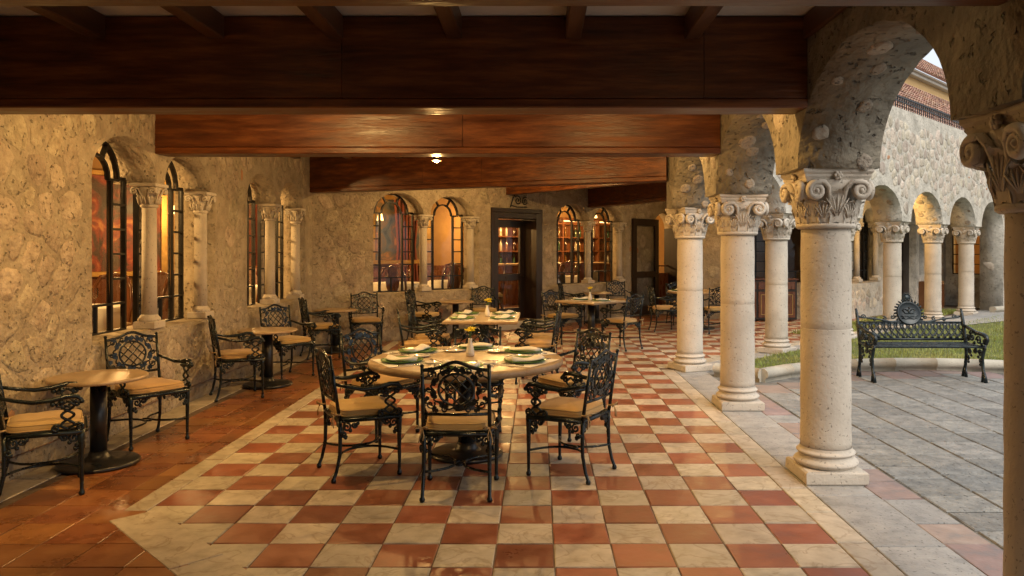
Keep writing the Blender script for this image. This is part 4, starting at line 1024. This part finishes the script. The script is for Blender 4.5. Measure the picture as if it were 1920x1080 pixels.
def leg(s, fr):
    if fr:
        return MB().tube([(s*.226, .196, .41), (s*.226, .196, .37), (s*.226, .198, .30), (s*.224, .20, .1), (s*.224, .20, .045), (s*.224, .20, .03), (s*.224, .2, .022), (s*.224, .2, .01), (s*.224, .2, 0)],
                         [.022, .021, .016, .0115, .011, .011, .017, .018, .014], 8).mesh('leg', 'iron', True)
    return MB().tube([(s*.203, -.205, .41), (s*.203, -.202, .32), (s*.204, -.205, .18), (s*.206, -.228, .07), (s*.207, -.245, .03), (s*.207, -.247, .02), (s*.207, -.248, .01), (s*.207, -.248, 0)],
                     [.0145, .014, .0125, .0115, .0115, .017, .018, .014], 8).mesh('leg', 'iron', True)
def bracket(s, fr):
    b = MB(); y = .212 if fr else -.2; d = -1 if fr else 1; b.tube([(s*.226, y*.9, .40), (s*.12, y, .392), (s*.085, y, .385)], .008, 6)
    for k, (r, dx, dz) in enumerate(((.030, .038, .030), (.022, .088, .020), (.020, .022, .078))):
        b.tube([(s*(.222-x), y, .395-z) for x, _, z in spiral(dx, dz, r, 1.4, 14, -1.6+k, 1, 0)], .0075, 6)
        b.tube([(s*.226, .196*(1 if fr else -1.03)+d*q, .395-z) for q, _, z in spiral(dx, dz, r, 1.4, 14, -1.6+k, 1, 0)], .0075, 6)
    for dx, dz in ((.112, .012), (.062, .055), (.03, .098)): b.ell((s*(.222-dx), y, .395-dz), (.014, .008, .014), 7, 4); b.ell((s*.226, .196*(1 if fr else -1.03)+d*dx, .395-dz), (.008, .014, .014), 7, 4)
    return b.mesh('apron_bracket', 'iron', True)
def stretcher():
    b = MB()
    for s in (-1, 1):
        P = []
        for i in range(17):
            t = -1+2*i/16; P.append((s*(.03+.182*abs(t)**2.6), -.215+.41*(i/16), .172))
        b.tube(P, .0085, 6)
    b.tube([(.03*math.cos(a*.5236), -.01+.055*math.sin(a*.5236), .172) for a in range(12)], .007, 5, closed=True)
    return b.mesh('stretcher', 'iron', True)
def cushion():
    n = 20; V = []; F = []; rr = random.Random(2)
    def outline(k):
        P = []
        for i in range(n*4):
            a = 2*math.pi*i/(n*4); c, s_ = math.cos(a), math.sin(a); e = .36
            x = math.copysign(abs(c)**e, c); y = math.copysign(abs(s_)**e, s_); P.append((x*(.212+.018*y), y*.205))
        return P
    O = outline(0); m = len(O)
    lev = ((.86, .414), (.97, .418), (1.0, .432), (1.0, .447), (.975, .463), (.90, .474), (.6, .485), (.25, .487))
    for k, (f, z) in enumerate(lev):
        for i, (x, y) in enumerate(O):
            wv = noise.noise(Vector((x*9, y*9, k*.4)))*.006; V.append((x*f, y*f+.006, z+wv+(.004*math.sin(i*.6) if k in (2, 3) else 0)))
    for k in range(len(lev)-1):
        for i in range(m): j = (i+1) % m; F.append((k*m+i, k*m+j, (k+1)*m+j, (k+1)*m+i))
    F.append(tuple(range(m))[::-1]); F.append(tuple((len(lev)-1)*m+i for i in range(m)))
    return new_mesh('cushion', V, F, True, 'cushion')
def tie(s):
    b = MB(); x, y, z = s*.208, -.222, .452
    b.tube([(x+.02*math.cos(a*.785), y+.02*math.sin(a*.785), z) for a in range(8)], .006, 5, closed=True)
    b.tube([(x, y-.02, z), (x+s*.03, y-.035, z+.018), (x+s*.045, y-.03, z), (x, y-.022, z)], .005, 5)
    b.tube([(x, y-.02, z), (x-s*.03, y-.035, z+.014), (x-s*.04, y-.03, z-.004), (x, y-.022, z)], .005, 5)
    b.tube([(x, y-.022, z), (x+s*.012, y-.034, z-.05), (x+s*.02, y-.03, z-.085)], .004, 5); b.tube([(x, y-.022, z), (x-s*.012, y-.036, z-.04), (x-s*.006, y-.034, z-.075)], .004, 5)
    return b.mesh('tie', 'cord', True)
def make_chair(chev=False):
    t = thing('iron_armchair', 'chair', 'chair')
    bf = obj('back_frame', back_frame(), t)
    if chev: obj('chevron_panel', chevrons(), bf)
    else: obj('lattice', lattice(), bf); obj('scrollwork', scrollwork(), bf)
    for s in (-1, 1):
        a = obj('arm', arm(s), t); obj('arm_support', arm_support(s), a)
        for fr in (True, False): obj('leg', leg(s, fr), t); obj('apron_bracket', bracket(s, fr), t)
    obj('seat_frame', seat_frame(), t); obj('stretcher', stretcher(), t)
    cu = obj('cushion', cushion(), t)
    for s in (-1, 1): obj('tie', tie(s), cu)
    for f, z in ((1.004, .431), (.975, .465)):
        b = MB(); P = []
        for i in range(48):
            a = 2*math.pi*i/48; c, s_ = math.cos(a), math.sin(a); x = math.copysign(abs(c)**.36, c); y = math.copysign(abs(s_)**.36, s_); P.append((x*(.212+.018*y)*f, y*.205*f+.006, z+noise.noise(Vector((x*2, y*2, z*9)))*.005))
        b.tube(P, .0042, 5, closed=True); obj('piping', b.mesh('piping', 'cushion', True), cu)
    return t
ch0 = make_chair(); chv = make_chair(True)
chairs = [  # x, y, facing, label
    (-.505, 4.93, (0, 1), 'iron armchair nearest the camera, its latticed back turned to us'),
    (-1.24, 5.36, (.87, .48), 'iron armchair at the front left of the large round table, seen from its side'),
    (-1.32, 6.42, (.80, -.62), 'iron armchair at the back left of the large round table, lattice glinting blue'),
    (.22, 5.33, (-.86, .50), 'iron armchair at the front right of the large round table with a long tie hanging'),
    (.27, 6.45, (-.78, -.62), 'iron armchair at the back right of the large round table, farther from us'),
    (-.55, 6.68, (0, -1), 'iron armchair on the far side of the large round table, facing us behind the vase'),
    (-3.17, 4.90, (.85, .53), 'iron armchair at the left edge of the view, nearest the left wall'),
    (-3.16, 6.17, (.80, -.60), 'iron armchair beneath the nearest arched window, behind the first small wall table'),
    (-3.16, 8.05, (.86, .5), 'iron armchair in front of the second small wall table, side on'),
    (-3.06, 9.32, (.80, -.6), 'iron armchair behind the second small wall table, under the second window pair'),
    (-3.13, 11.02, (.86, .5), 'iron armchair in front of the third small wall table near the corner'),
    (-2.72, 12.02, (.30, -.95), 'iron armchair in the wall corner behind the third small wall table'),
    (-1.36, 8.88, (.97, .2), 'iron armchair on the left of the rectangular laid table, nearer of two'),
    (-1.34, 9.62, (1, 0), 'iron armchair on the left of the rectangular laid table, farther of two'),
    (-.02, 8.95, (-.97, .15), 'iron armchair on the right of the rectangular laid table, nearer of two'),
    (.0, 9.66, (-1, .05), 'iron armchair on the right of the rectangular laid table, farther of two'),
    (-1.93, 12.98, (.976, -.2), 'iron armchair left of the small table under the slanted wall windows'),
    (-.99, 13.98, (.14, -.99), 'iron armchair against the slanted wall just left of the glazed door'),
    (.40, 12.72, (.71, -.71), 'iron armchair on the wall side of the diamond-set square table'),
    (1.30, 11.92, (-.72, .70), 'iron armchair with a chevron-patterned back beside the diamond-set square table'),
    (.72, 15.62, (.976, -.2), 'iron armchair left of the small table under the windows right of the glazed door'),
    (1.75, 16.62, (.14, -.99), 'iron armchair right of the small table under the windows right of the glazed door'),
    (2.40, 14.5, (.98, .1), 'iron armchair left of the far round table, just left of the corner column'),
    (3.34, 14.22, (0, 1), 'iron armchair seen between the corner column and the next, back turned to us'),
    (2.95, 15.85, (.2, -1), 'iron armchair on the far side of the far round table')]
for i, (x, y, f, lab) in enumerate(chairs):
    src = chv if 'chevron' in lab else ch0
    t = src if (src is chv or i == 0) else copy_tree(src)
    t.location = (x, y, .001); t.rotation_euler = (0, 0, face(*f)); t['label'] = lab; t['group'] = 'iron armchairs with tan cushions'

# ================================================================ tables
def pedestal(t, h, rb, rp=.058):
    obj('base_disc', MB().lathe([(rb-.01, 0), (rb, .008), (rb, .022), (rb-.012, .032), (.12, .04), (.09, .05), (rp+.015, .07), (rp+.004, .10)], 40).mesh('base_disc', 'pedestal', True), t)
    obj('post', MB().lathe([(rp, .05), (rp, h-.02)], 24).mesh('post', 'pedestal', True), t)
    obj('top_bracket', MB().box((0, 0, h-.012), (.30, .06, .022)).box((0, 0, h-.0125), (.06, .30, .021)).mesh('top_bracket', 'pedestal'), t)
def round_table(label, x, y, h, r, th, rb, rp=.05, group=None):
    t = thing('round_table', label, 'table', (x, y, .001), random.uniform(0, 1), group)
    e = th/2
    obj('table_top', MB().lathe([(r*.6, h-th), (r-e*1.2, h-th)]+[(r-e+e*math.sin(math.pi*i/8), h-e-e*math.cos(math.pi*i/8)) for i in range(1, 8)]+[(r-e*1.2, h), (r*.6, h)], 64).mesh('table_top', 'tabletop'), t)
    pedestal(t, h-th, rb, rp); return t
def square_table(label, x, y, h, w, d, rz, th=.035):
    t = thing('square_table', label, 'table', (x, y, .001), rz)
    obj('table_top', MB().box((0, 0, h-th/2), (w, d, th), bev=.008).mesh('table_top', 'tabletop'), t); pedestal(t, h-th, .27, .06); return t
TZ = .735
round_table('large round marble-topped table laid for six in the foreground', -.54, 5.76, TZ, .73, .055, .275, .065)
square_table('rectangular marble-topped table laid for four behind the large round one', -.66, 9.28, TZ, .86, 1.30, 0)
square_table('square marble-topped table set like a diamond, laid for two', .85, 12.2, TZ, .82, .82, PI/4)
round_table('far round marble-topped table half hidden by the corner column', 3.2, 15.0, TZ, .65, .04, .27, .06)
SZ = .64; G = 'small round tables along the walls'
for lab, x, y in (('small round table nearest the camera against the left wall', -3.17, 5.50), ('second small round table along the left wall', -3.08, 8.69), ('third small round table along the left wall, by the corner', -3.09, 11.62),
                  ('small round table under the windows left of the glazed door', -1.46, 13.48), ('small round table under the windows right of the glazed door', 1.24, 16.16)):
    round_table(lab, x, y, SZ, .325, .028, .27, .055, G)

# ================================================================ place settings
plate_m = MB().lathe([(.0, .004), (.10, .004), (.105, .006), (.150, .016), (.155, .018), (.155, .014), (.11, .0), (.0, .0)], 40, cap=False).mesh('charger_plate', 'green', True)
side_m = MB().lathe([(.0, .003), (.055, .003), (.06, .005), (.083, .013), (.085, .011), (.06, 0), (0, 0)], 28, cap=False).mesh('bread_plate', 'china', True)
mat_m = MB().box((0, 0, .0012), (.44, .32, .0024)).mesh('placemat', 'linen')
def napkin_mesh(seed):
    r = random.Random(seed); V = []; F = []; n, m = 10, 12
    for i in range(n+1):
        t = i/n; x = -.13+.26*t; w = .036+.016*math.sin(t*2.2+r.random()); hh = .024+.009*math.sin(t*5+seed)
        for k in range(m):
            a = 2*math.pi*k/m; rr = 1+.18*math.sin(a*3+t*3+seed); V.append((x, w*rr*math.cos(a)+.014*math.sin(t*4+seed), max(.0, hh*.5+hh*.62*rr*math.sin(a))))
    for i in range(n):
        for k in range(m): kk = (k+1) % m; F.append((i*m+k, i*m+kk, (i+1)*m+kk, (i+1)*m+k))
    F.append(tuple(range(m))[::-1]); F.append(tuple(n*m+k for k in range(m)))
    return new_mesh('napkin', V, F, True, 'linen')
nap_m = [napkin_mesh(i) for i in range(4)]
def cutlery(kindname):
    b = MB(); b.tube([(0, -.09, .003), (0, -.02, .004), (0, .03, .004)], [.004, .003, .0025], 6, flat=.6)
    if kindname == 'fork':
        b.tube([(0, .03, .004), (0, .05, .004)], [.003, .010], 6, flat=.3)
        for x in (-.009, -.003, .003, .009): b.tube([(x, .05, .004), (x, .075, .005), (x, .09, .004)], .0018, 4)
    elif kindname == 'knife': b.box((.003, .065, .004), (.013, .08, .002))
    else: b.ell((0, .05, .005), (.014, .022, .004), 10, 5)
    return b.mesh(kindname, 'steel', True)
cut_m = {k: cutlery(k) for k in ('fork', 'knife', 'spoon')}
def setting(tx, ty, dx, dy, dist, who, table, side=True):
    """dx,dy: unit vector from table centre to the diner"""
    rz = face(-dx, -dy); z = TZ+.0025
    m = Matrix.Translation((tx+dx*dist, ty+dy*dist, z)) @ Matrix.Rotation(rz, 4, 'Z')
    def put(nm, me, x, y, zz, a, lab, cat):
        o = obj(nm, me, None, m @ Vector((x, y, zz)), rz+a); tag(o, lab, cat, 'place settings')
    put('placemat', mat_m, 0, 0, 0, 0, 'white placemat at the %s of %s' % (who, table), 'placemat')
    put('charger_plate', plate_m, 0, .01, .0032, 0, 'green charger plate at the %s of %s' % (who, table), 'plate')
    put('napkin', random.choice(nap_m), 0, .0, .012, random.uniform(-.5, .5), 'white folded napkin on the green plate at the %s of %s' % (who, table), 'napkin')
    put('fork', cut_m['fork'], -.185, 0, .003, 0, 'fork at the %s of %s' % (who, table), 'fork')
    put('knife', cut_m['knife'], .18, 0, .003, 0, 'knife at the %s of %s' % (who, table), 'knife')
    put('spoon', cut_m['spoon'], .205, -.005, .003, 0, 'spoon at the %s of %s' % (who, table), 'spoon')
    if side:
        put('bread_plate', side_m, -.20, .215, .001, 0, 'small white bread plate at the %s of %s' % (who, table), 'plate')
        put('butter_knife', cut_m['knife'], -.19, .22, .0135, .6, 'butter knife lying across the bread plate at the %s of %s' % (who, table), 'knife')
BT = 'the large round table'
for dx, dy, who in ((.02, -1, 'front'), (-.87, -.48, 'front left'), (-.82, .57, 'back left'), (.05, 1, 'back'), (.84, .54, 'back right'), (.87, -.48, 'front right')):
    l = math.hypot(dx, dy); setting(-.54, 5.76, dx/l, dy/l, .515, who, BT)
for dx, yy, who in ((-1, 8.95, 'near left place'), (-1, 9.6, 'far left place'), (1, 8.95, 'near right place'), (1, 9.6, 'far right place')):
    setting(-.66, yy, dx, 0, .245, who, 'the rectangular table', False)
for dx, dy, who in ((-S2, S2, 'wall side'), (S2, -S2, 'column side')): setting(.85, 12.2, dx, dy, .22, who, 'the diamond-set square table', False)
setting(3.2, 15.0, -1, 0, .45, 'left side', 'the far round table', False)
def vase(x, y, lab):
    t = thing('flower_vase', lab, 'vase', (x, y, TZ+.002), 0, 'white bud vases with yellow flowers')
    obj('vase', MB().lathe([(.028, 0), (.032, .004), (.033, .03), (.028, .06), (.017, .10), (.014, .125), (.017, .135), (.013, .134)], 20).mesh('vase', 'china', True), t)
    b = MB(); r = random.Random(int(y*10)); fm = MB()
    for k in range(3):
        dx, dy = r.uniform(-.026, .026), r.uniform(-.026, .026); h = .19+r.uniform(-.014, .018); b.tube([(0, 0, .11), (dx*.6, dy*.6, h-.02), (dx, dy, h)], .003, 5)
        for q in range(12):
            a = q*.5236+r.uniform(-.2, .2); e = r.uniform(-.1, .6); rot = Matrix.Rotation(a, 3, 'Z') @ Matrix.Rotation(-e, 3, 'Y')
            c = Vector((dx, dy, h)) + rot @ Vector((.019, 0, 0)); fm.ell(c, (.019, .008, .003), 6, 4, rot)
        fm.ell((dx, dy, h+.004), (.009, .009, .007), 8, 4)
    obj('stem', b.mesh('stem', 'stem', True), t); obj('flower', fm.mesh('flower', 'yellow', True), t)
vase(-.52, 5.83, 'white bud vase with yellow flowers in the middle of the large round table'); vase(-.62, 9.28, 'white bud vase with yellow flowers on the rectangular table'); vase(.83, 12.2, 'white bud vase with yellow flowers on the diamond-set square table')

# ================================================================ iron bench in the courtyard
bn = thing('iron_bench', 'dark green cast-iron park bench with a round crested medallion, before the lawn kerb', 'bench', (4.56, 9.1, .002), R(-1))
BW = .64
def bench_end(s):
    b = MB(); x = s*BW
    b.tube([(x, -.24, 0), (x, -.225, .06), (x, -.185, .13), (x, -.165, .27), (x, -.20, .37), (x, -.215, .43)], [.022, .02, .019, .019, .02, .022], 8)       # front leg
    b.tube([(x, -.17, 0), (x, -.175, .05), (x, -.185, .11)], [.018, .016, .016], 8)
    b.tube([(x, .25, 0), (x, .235, .06), (x, .20, .14), (x, .18, .28), (x, .195, .42), (x, .235, .60), (x, .285, .76), (x, .305, .82)], [.022, .02, .019, .019, .021, .022, .02, .012], 8)
    b.tube([(x, .18, 0), (x, .185, .05), (x, .197, .11)], [.018, .016, .016], 8)
    b.tube([(x, -.215, .41), (x, 0, .395), (x, .195, .42)], .02, 8)
    b.tube([(x, .235, .62), (x, .12, .60), (x, -.05, .56), (x, -.18, .555), (x, -.245, .535), (x, -.262, .495), (x, -.24, .455), (x, -.205, .46), (x, -.20, .49), (x, -.225, .50)], [.02, .021, .024, .026, .027, .026, .024, .02, .016, .012], 8)
    for (cy, cz, r, a0, sg) in ((-.09, .475, .055, 0, 1), (.05, .50, .055, 2, -1), (.14, .48, .04, 1, 1), (-.12, .33, .042, 0, 1), (.10, .33, .042, 2, -1), (-.01, .345, .04, 1, 1), (-.14, .24, .03, 2, -1), (.14, .24, .03, 1, 1)):
        b.tube([(x, y, z) for y, _, z in spiral(cy, cz, r, 1.5, 18, a0, sg, 0)], .011, 6)
    for (cy, cz) in ((-.02, .545), (.1, .55), (-.15, .44), (.0, .44), (-.08, .28), (.07, .28), (-.125, .195), (.13, .195), (.03, .42)): b.ell((x, cy, cz), (.012, .024, .02), 7, 4)
    return b.mesh('end_frame', 'iron', True)
obj('end_frame', bench_end(-1), bn); obj('end_frame', bench_end(1), bn)
sm = MB().box((0, 0, 0), (2*BW-.02, .075, .024), bev=.007).mesh('seat_slat', 'iron')
for k in range(4): obj('seat_slat', sm, bn, (0, -.185+k*.105, .412+.002*k))
fy = lambda z: .205+.30*(z-.43)
br = MB()
br.tube([(-BW, fy(.455), .455), (BW, fy(.455), .455)], .016, 8); br.tube([(-BW, fy(.655), .655), (BW, fy(.655), .655)], .012, 8)
P = []
for i in range(33): x = -BW+2*BW*i/32; z = .675+.055*abs(x/BW)**3+.02*math.cos(x/BW*9)*(1-abs(x/BW)); P.append((x, fy(z), z))
br.tube(P, [.011+.003*math.sin(i*1.7) for i in range(33)], 6)
for s in (-1, 1):
    for cx, cz, r, a0, sg in ((.55, .72, .03, 0, 1), (.42, .69, .024, 2, -1), (.30, .70, .026, 1, 1), (.20, .72, .03, 2, 1)): br.tube([(s*x, fy(z), z) for x, _, z in spiral(cx, cz, r, 1.3, 14, a0, sg, 0)], .008, 6)
obj('back_rail', br.mesh('back_rail', 'iron', True), bn)
bl = MB(); N = 17
for i in range(N):
    x0 = -BW+2*BW*(i+.5)/N; s = 1 if x0 < 0 else -1
    bl.tube([(x0-s*.02, fy(.65), .65), (x0-s*.04, fy(.60), .60), (x0-s*.01, fy(.545), .545), (x0+s*.045, fy(.49), .49), (x0+s*.075, fy(.46), .46)], .0115, 6)
    bl.tube([(x0+s*.045, fy(.645), .645), (x0+s*.02, fy(.57), .57), (x0-s*.03, fy(.50), .50), (x0-s*.04, fy(.46), .46)], .008, 5)
    bl.tube(ring(x0+.01, .605, .024, .034, 14, f=fy), .009, 5, closed=True)
    bl.tube([(x0-.03, fy(.645), .645), (x0+.045, fy(.645), .645)], .010, 5)
    for dx, dz in ((.0, .525), (.022, .505), (-.022, .505), (.0, .485)): bl.ell((x0+dx-s*.012, fy(dz), dz), (.012, .009, .012), 6, 4)
    bl.tube([(x0-s*.012, fy(.46), .46), (x0-s*.012, fy(.53), .53)], .006, 5)
obj('back_lattice', bl.mesh('back_lattice', 'iron', True), bn)
def to_back(b, cz):                       # lay a disc built around z axis onto the raked back
    m = Matrix.Translation((0, fy(cz)-.012, cz)) @ Matrix.Rotation(R(90)-.28, 4, 'X'); b.v = [m @ v for v in b.v]; return b
md = to_back(MB().lathe([(.135, -.018), (.150, -.01), (.150, .008), (.135, .016), (.128, .010), (.06, .012), (0.001, .014)], 40), .765)
med = obj('medallion', md.mesh('medallion', 'iron', True), bn)
wr_ = MB()
for i in range(26):
    a = 2*math.pi*i/26
    if -2.6 < a-2*math.pi*(a > math.pi) < -.5: continue
    rot = Matrix.Rotation(a+.4, 3, 'Z'); wr_.ell((.165*math.cos(a), .165*math.sin(a), 0), (.026, .013, .012), 7, 4, rot)
obj('leaf_wreath', to_back(wr_, .765).mesh('leaf_wreath', 'iron', True), med)
rl = MB()
for s in (-1, 1):
    rl.tube([(s*.10, -.035, .014), (s*.07, -.05, .016), (s*.03, -.04, .016), (0, -.055, .016)], .005, 5); rl.tube([(s*.09, -.06, .014), (s*.05, -.075, .016), (0, -.07, .016)], .005, 5)
    rl.tube([(s*.005, .02, .014), (s*.05, .055, .017), (s*.075, .03, .015), (s*.05, -.005, .015), (s*.012, -.01, .015)], [.008, .010, .008, .007, .006], 5)   # spread wings
rl.ell((0, .02, .016), (.016, .036, .010), 8, 5); rl.ell((.008, .065, .017), (.012, .013, .009), 7, 4)
obj('emblem', to_back(rl, .765).mesh('emblem', 'iron', True), med)
su = MB().lathe([(.034, -.008), (.036, 0), (.03, .010), (.001, .012)], 20)
for i in range(22): a = 2*math.pi*i/22; su.tube([(.03*math.cos(a), .03*math.sin(a), 0), (.064*math.cos(a), .064*math.sin(a), 0)], [.007, .0035], 5)
su.v = [v+Vector((0, .2, 0)) for v in su.v]; obj('sunburst_crest', to_back(su, .765).mesh('sunburst_crest', 'iron', True), med)

# ================================================================ kerb and lawn
def kerb_mesh(b):
    me = b.mesh('kerb_stone', 'kerb', True)
    for p in me.polygons: p.use_smooth = len(p.vertices) == 4
    return me
def kerb_run(pts, z0=.13):
    """rounded coping over a low upright, one kerb stone per stretch"""
    for a, c in zip(pts[:-1], pts[1:]):
        b = MB(); A, B_ = Vector((a[0], a[1], 0)), Vector((c[0], c[1], 0)); d = (B_-A); L = d.length; d.normalize(); n = Vector((-d.y, d.x, 0)); V = []; F = []
        prof = [(-.045, -.02), (-.045, .035), (-.075, .05), (-.085, .085), (-.075, .12), (-.045, .145), (0, .152), (.045, .145), (.075, .12), (.085, .085), (.075, .05), (.06, -.02)]
        for k, p in enumerate((A+d*.003, B_-d*.003)):
            for (o, z) in prof: V.append(p-n*(-o)+Vector((0, 0, z)))
        m = len(prof)
        for i in range(m-1): F.append((i, i+1, m+i+1, m+i))
        F.append(tuple(range(m))); F.append(tuple(range(m, 2*m))[::-1])
        b.add(V, F); yield b
kerb = kind(thing('lawn_kerb', 'rounded limestone kerb curving behind the bench', 'kerb'))
arcp = [(KC[0]+(KR+.10)*math.cos(R(a)), KC[1]+(KR+.10)*math.sin(R(a))) for a in range(134, 3, -10)]
kp = [(2.20, 9.42), (2.42, 9.16), (arcp[0][0]-.02, arcp[0][1]-.02)]+arcp
for b in kerb_run(kp): obj('kerb_stone', kerb_mesh(b), kerb)
del kerb['label'], kerb['category']
lawn_poly = [(2.30, 9.40)]+arcp+[(14, 7.2), (14, 18.5), on45(11.9, .75), on45(8.0, .75), on45(7.6, .28), on45(.35, .32)]
lawn = kind(sheet('lawn', lawn_poly, .06, 'soil'))
def inside(x, y, P):
    c = False; j = len(P)-1
    for i in range(len(P)):
        if (P[i][1] > y) != (P[j][1] > y) and x < (P[j][0]-P[i][0])*(y-P[i][1])/(P[j][1]-P[i][1])+P[i][0]: c = not c
        j = i
    return c
r = random.Random(9); V = []; F = []; cnt = 0
while cnt < 52000:
    x, y = r.uniform(2.2, 13), r.uniform(8.6, 18)
    if r.random() > max(.25, 1.25-(y-8.6)/8) or not inside(x, y, lawn_poly) or math.hypot(x-KC[0], y-KC[1]) < KR+.19: continue
    h = r.uniform(.022, .06)*(1+.7*(noise.noise(Vector((x*1.7, y*1.7, 0))))); a = r.uniform(0, 6.28); w = r.uniform(.003, .006); lx, ly = r.uniform(-.02, .02), r.uniform(-.02, .02)
    k = len(V); V += [(x-w*math.cos(a), y-w*math.sin(a), .058), (x+w*math.cos(a), y+w*math.sin(a), .058), (x+lx, y+ly, .058+h)]; F.append((k, k+1, k+2)); cnt += 1
gr = obj('grass', new_mesh('grass', V, F, mat='grass')); kind(gr, 'stuff')
# ground cover behind the far columns
V, F = [], []
for _ in range(9000):
    s = r.uniform(4.9, 12.6); o = r.uniform(-1.1, -.35); x, y = on45(s, o); h = r.uniform(.03, .11); a = r.uniform(0, 6.28); w = r.uniform(.004, .010); k = len(V)
    V += [(x-w*math.cos(a), y-w*math.sin(a), 0), (x+w*math.cos(a), y+w*math.sin(a), 0), (x+r.uniform(-.04, .04), y+r.uniform(-.04, .04), h)]; F.append((k, k+1, k+2))
kind(obj('ground_cover', new_mesh('ground_cover', V, F, mat='grass')), 'stuff')
# pale path in front of the last columns, with its kerb
kind(sheet('garden_path', [on45(7.6, .29), on45(15.0, .29), on45(16.5, 3.0), on45(11.9, 1.7), on45(8.0, .9)], .072, 'kerbband'))
k2 = kind(thing('path_kerb', 'rounded limestone kerb by the farthest column', 'kerb')); del k2['label'], k2['category']
for b in kerb_run([on45(11.9, .45), on45(13.0, .75), on45(14.0, 1.5), on45(14.6, 2.6), on45(14.9, 3.8)]):
    o = obj('kerb_stone', kerb_mesh(b), k2); o.location.z = .06

# ================================================================ railing on the far arcade, tiled roofs beyond
rlg = thing('roof_railing', 'black wrought iron railing along the top of the far arcade wall', 'railing', (XC, YD, 4.2), PI/4)
b = MB().box((7.6, 0, .36), (15.1, .035, .03)).box((7.6, 0, .06), (15.1, .03, .02)).box((7.6, 0, .27), (15.1, .025, .02)); obj('rail', b.mesh('rail', 'blackiron'), rlg)
bm_ = MB().box((0, 0, .18), (.016, .016, .36)).mesh('baluster', 'blackiron'); cm_ = MB().tube(ring(0, .315, .035, .035, 10, f=lambda z: 0), .007, 4, closed=True).mesh('ring', 'blackiron')
for i in range(126):
    bb = obj('baluster', bm_, rlg, (.1+i*.12, 0, 0))
for i in range(60): obj('ring', cm_, rlg, (5.2+i*.12+.06, 0, 0))
def tiled_building(label, s0, s1, off, z_wall, z_eave, depth, rise, seed):
    """ochre block parallel to the far arcade: wall, cornice, pitched roof of barrel tiles facing the courtyard"""
    t = thing('tiled_building', label, 'building', (XC, YD, 0), PI/4); L = s1-s0; m = (s0+s1)/2
    obj('wall', MB().box((m, off+depth/2+.3, z_wall/2+z_eave/2-.2), (L, depth, z_eave-z_wall+.3)).mesh('wall', 'ochre'), t)
    obj('cornice', MB().box((m, off+.22, z_eave-.12), (L+.2, .35, .16), bev=.03).box((m, off+.16, z_eave-.02), (L+.3, .5, .08), bev=.02).mesh('cornice', 'cornice'), t)
    sl = math.hypot(depth, rise); a = math.atan2(rise, depth)
    rf = obj('roof', new_mesh('roof', [(s0-.2, off-.15, z_eave), (s1+.2, off-.15, z_eave), (s1+.2, off-.15+depth, z_eave+rise), (s0-.2, off-.15+depth, z_eave+rise)], [(0, 1, 2, 3)], mat='roof'), t)
    TW, TL = .24, .38; tm = MB(); V = []; F = []
    for k, (y, rr_, zo) in enumerate(((0, .105, .03), (TL+.05, .088, .0))):
        for i in range(7): q = math.pi*i/6; V.append((rr_*math.cos(q), y, rr_*.75*math.sin(q)+zo))
    for i in range(6): F.append((i, i+1, 8+i, 7+i))
    F.append(tuple(range(7))); tmm = new_mesh('roof_tile', V, F, True, 'roof'); rest = MB(); rr2 = random.Random(seed); cnt = 0
    rows = int(sl/TL)
    for j in range(rows):
        for i in range(int(L/TW)+1):
            x = s0+i*TW; d = j*TL; loc = Vector((x+rr2.uniform(-.012, .012), off-.2+d*math.cos(a), z_eave+.03+d*math.sin(a)+rr2.uniform(0, .012)))
            mt = Matrix.Translation(loc) @ Matrix.Rotation(a-.03, 4, 'X') @ Matrix.Rotation(rr2.uniform(-.02, .02), 4, 'Z')
            if cnt < 290 and j > 1 and s0+L*.38 < x < s0+L*.78:
                o = obj('roof_tile', tmm, rf); o.matrix_local = mt; cnt += 1
            else: rest.add([mt @ v.co for v in tmm.vertices], [tuple(p.vertices) for p in tmm.polygons])
    kind(obj('roof_tiles', rest.mesh('roof_tiles', 'roof', True), rf), 'stuff')
tiled_building('ochre wing with a clay barrel-tile roof rising behind the iron railing', 10, 36, 2.0, 3.6, 5.0, 4.4, 3.5, 1)
tiled_building('taller ochre building with pale cornice and clay tile roof, farthest back', 22, 48, 6.9, 8.0, 9.75, 3.6, 3.0, 2)
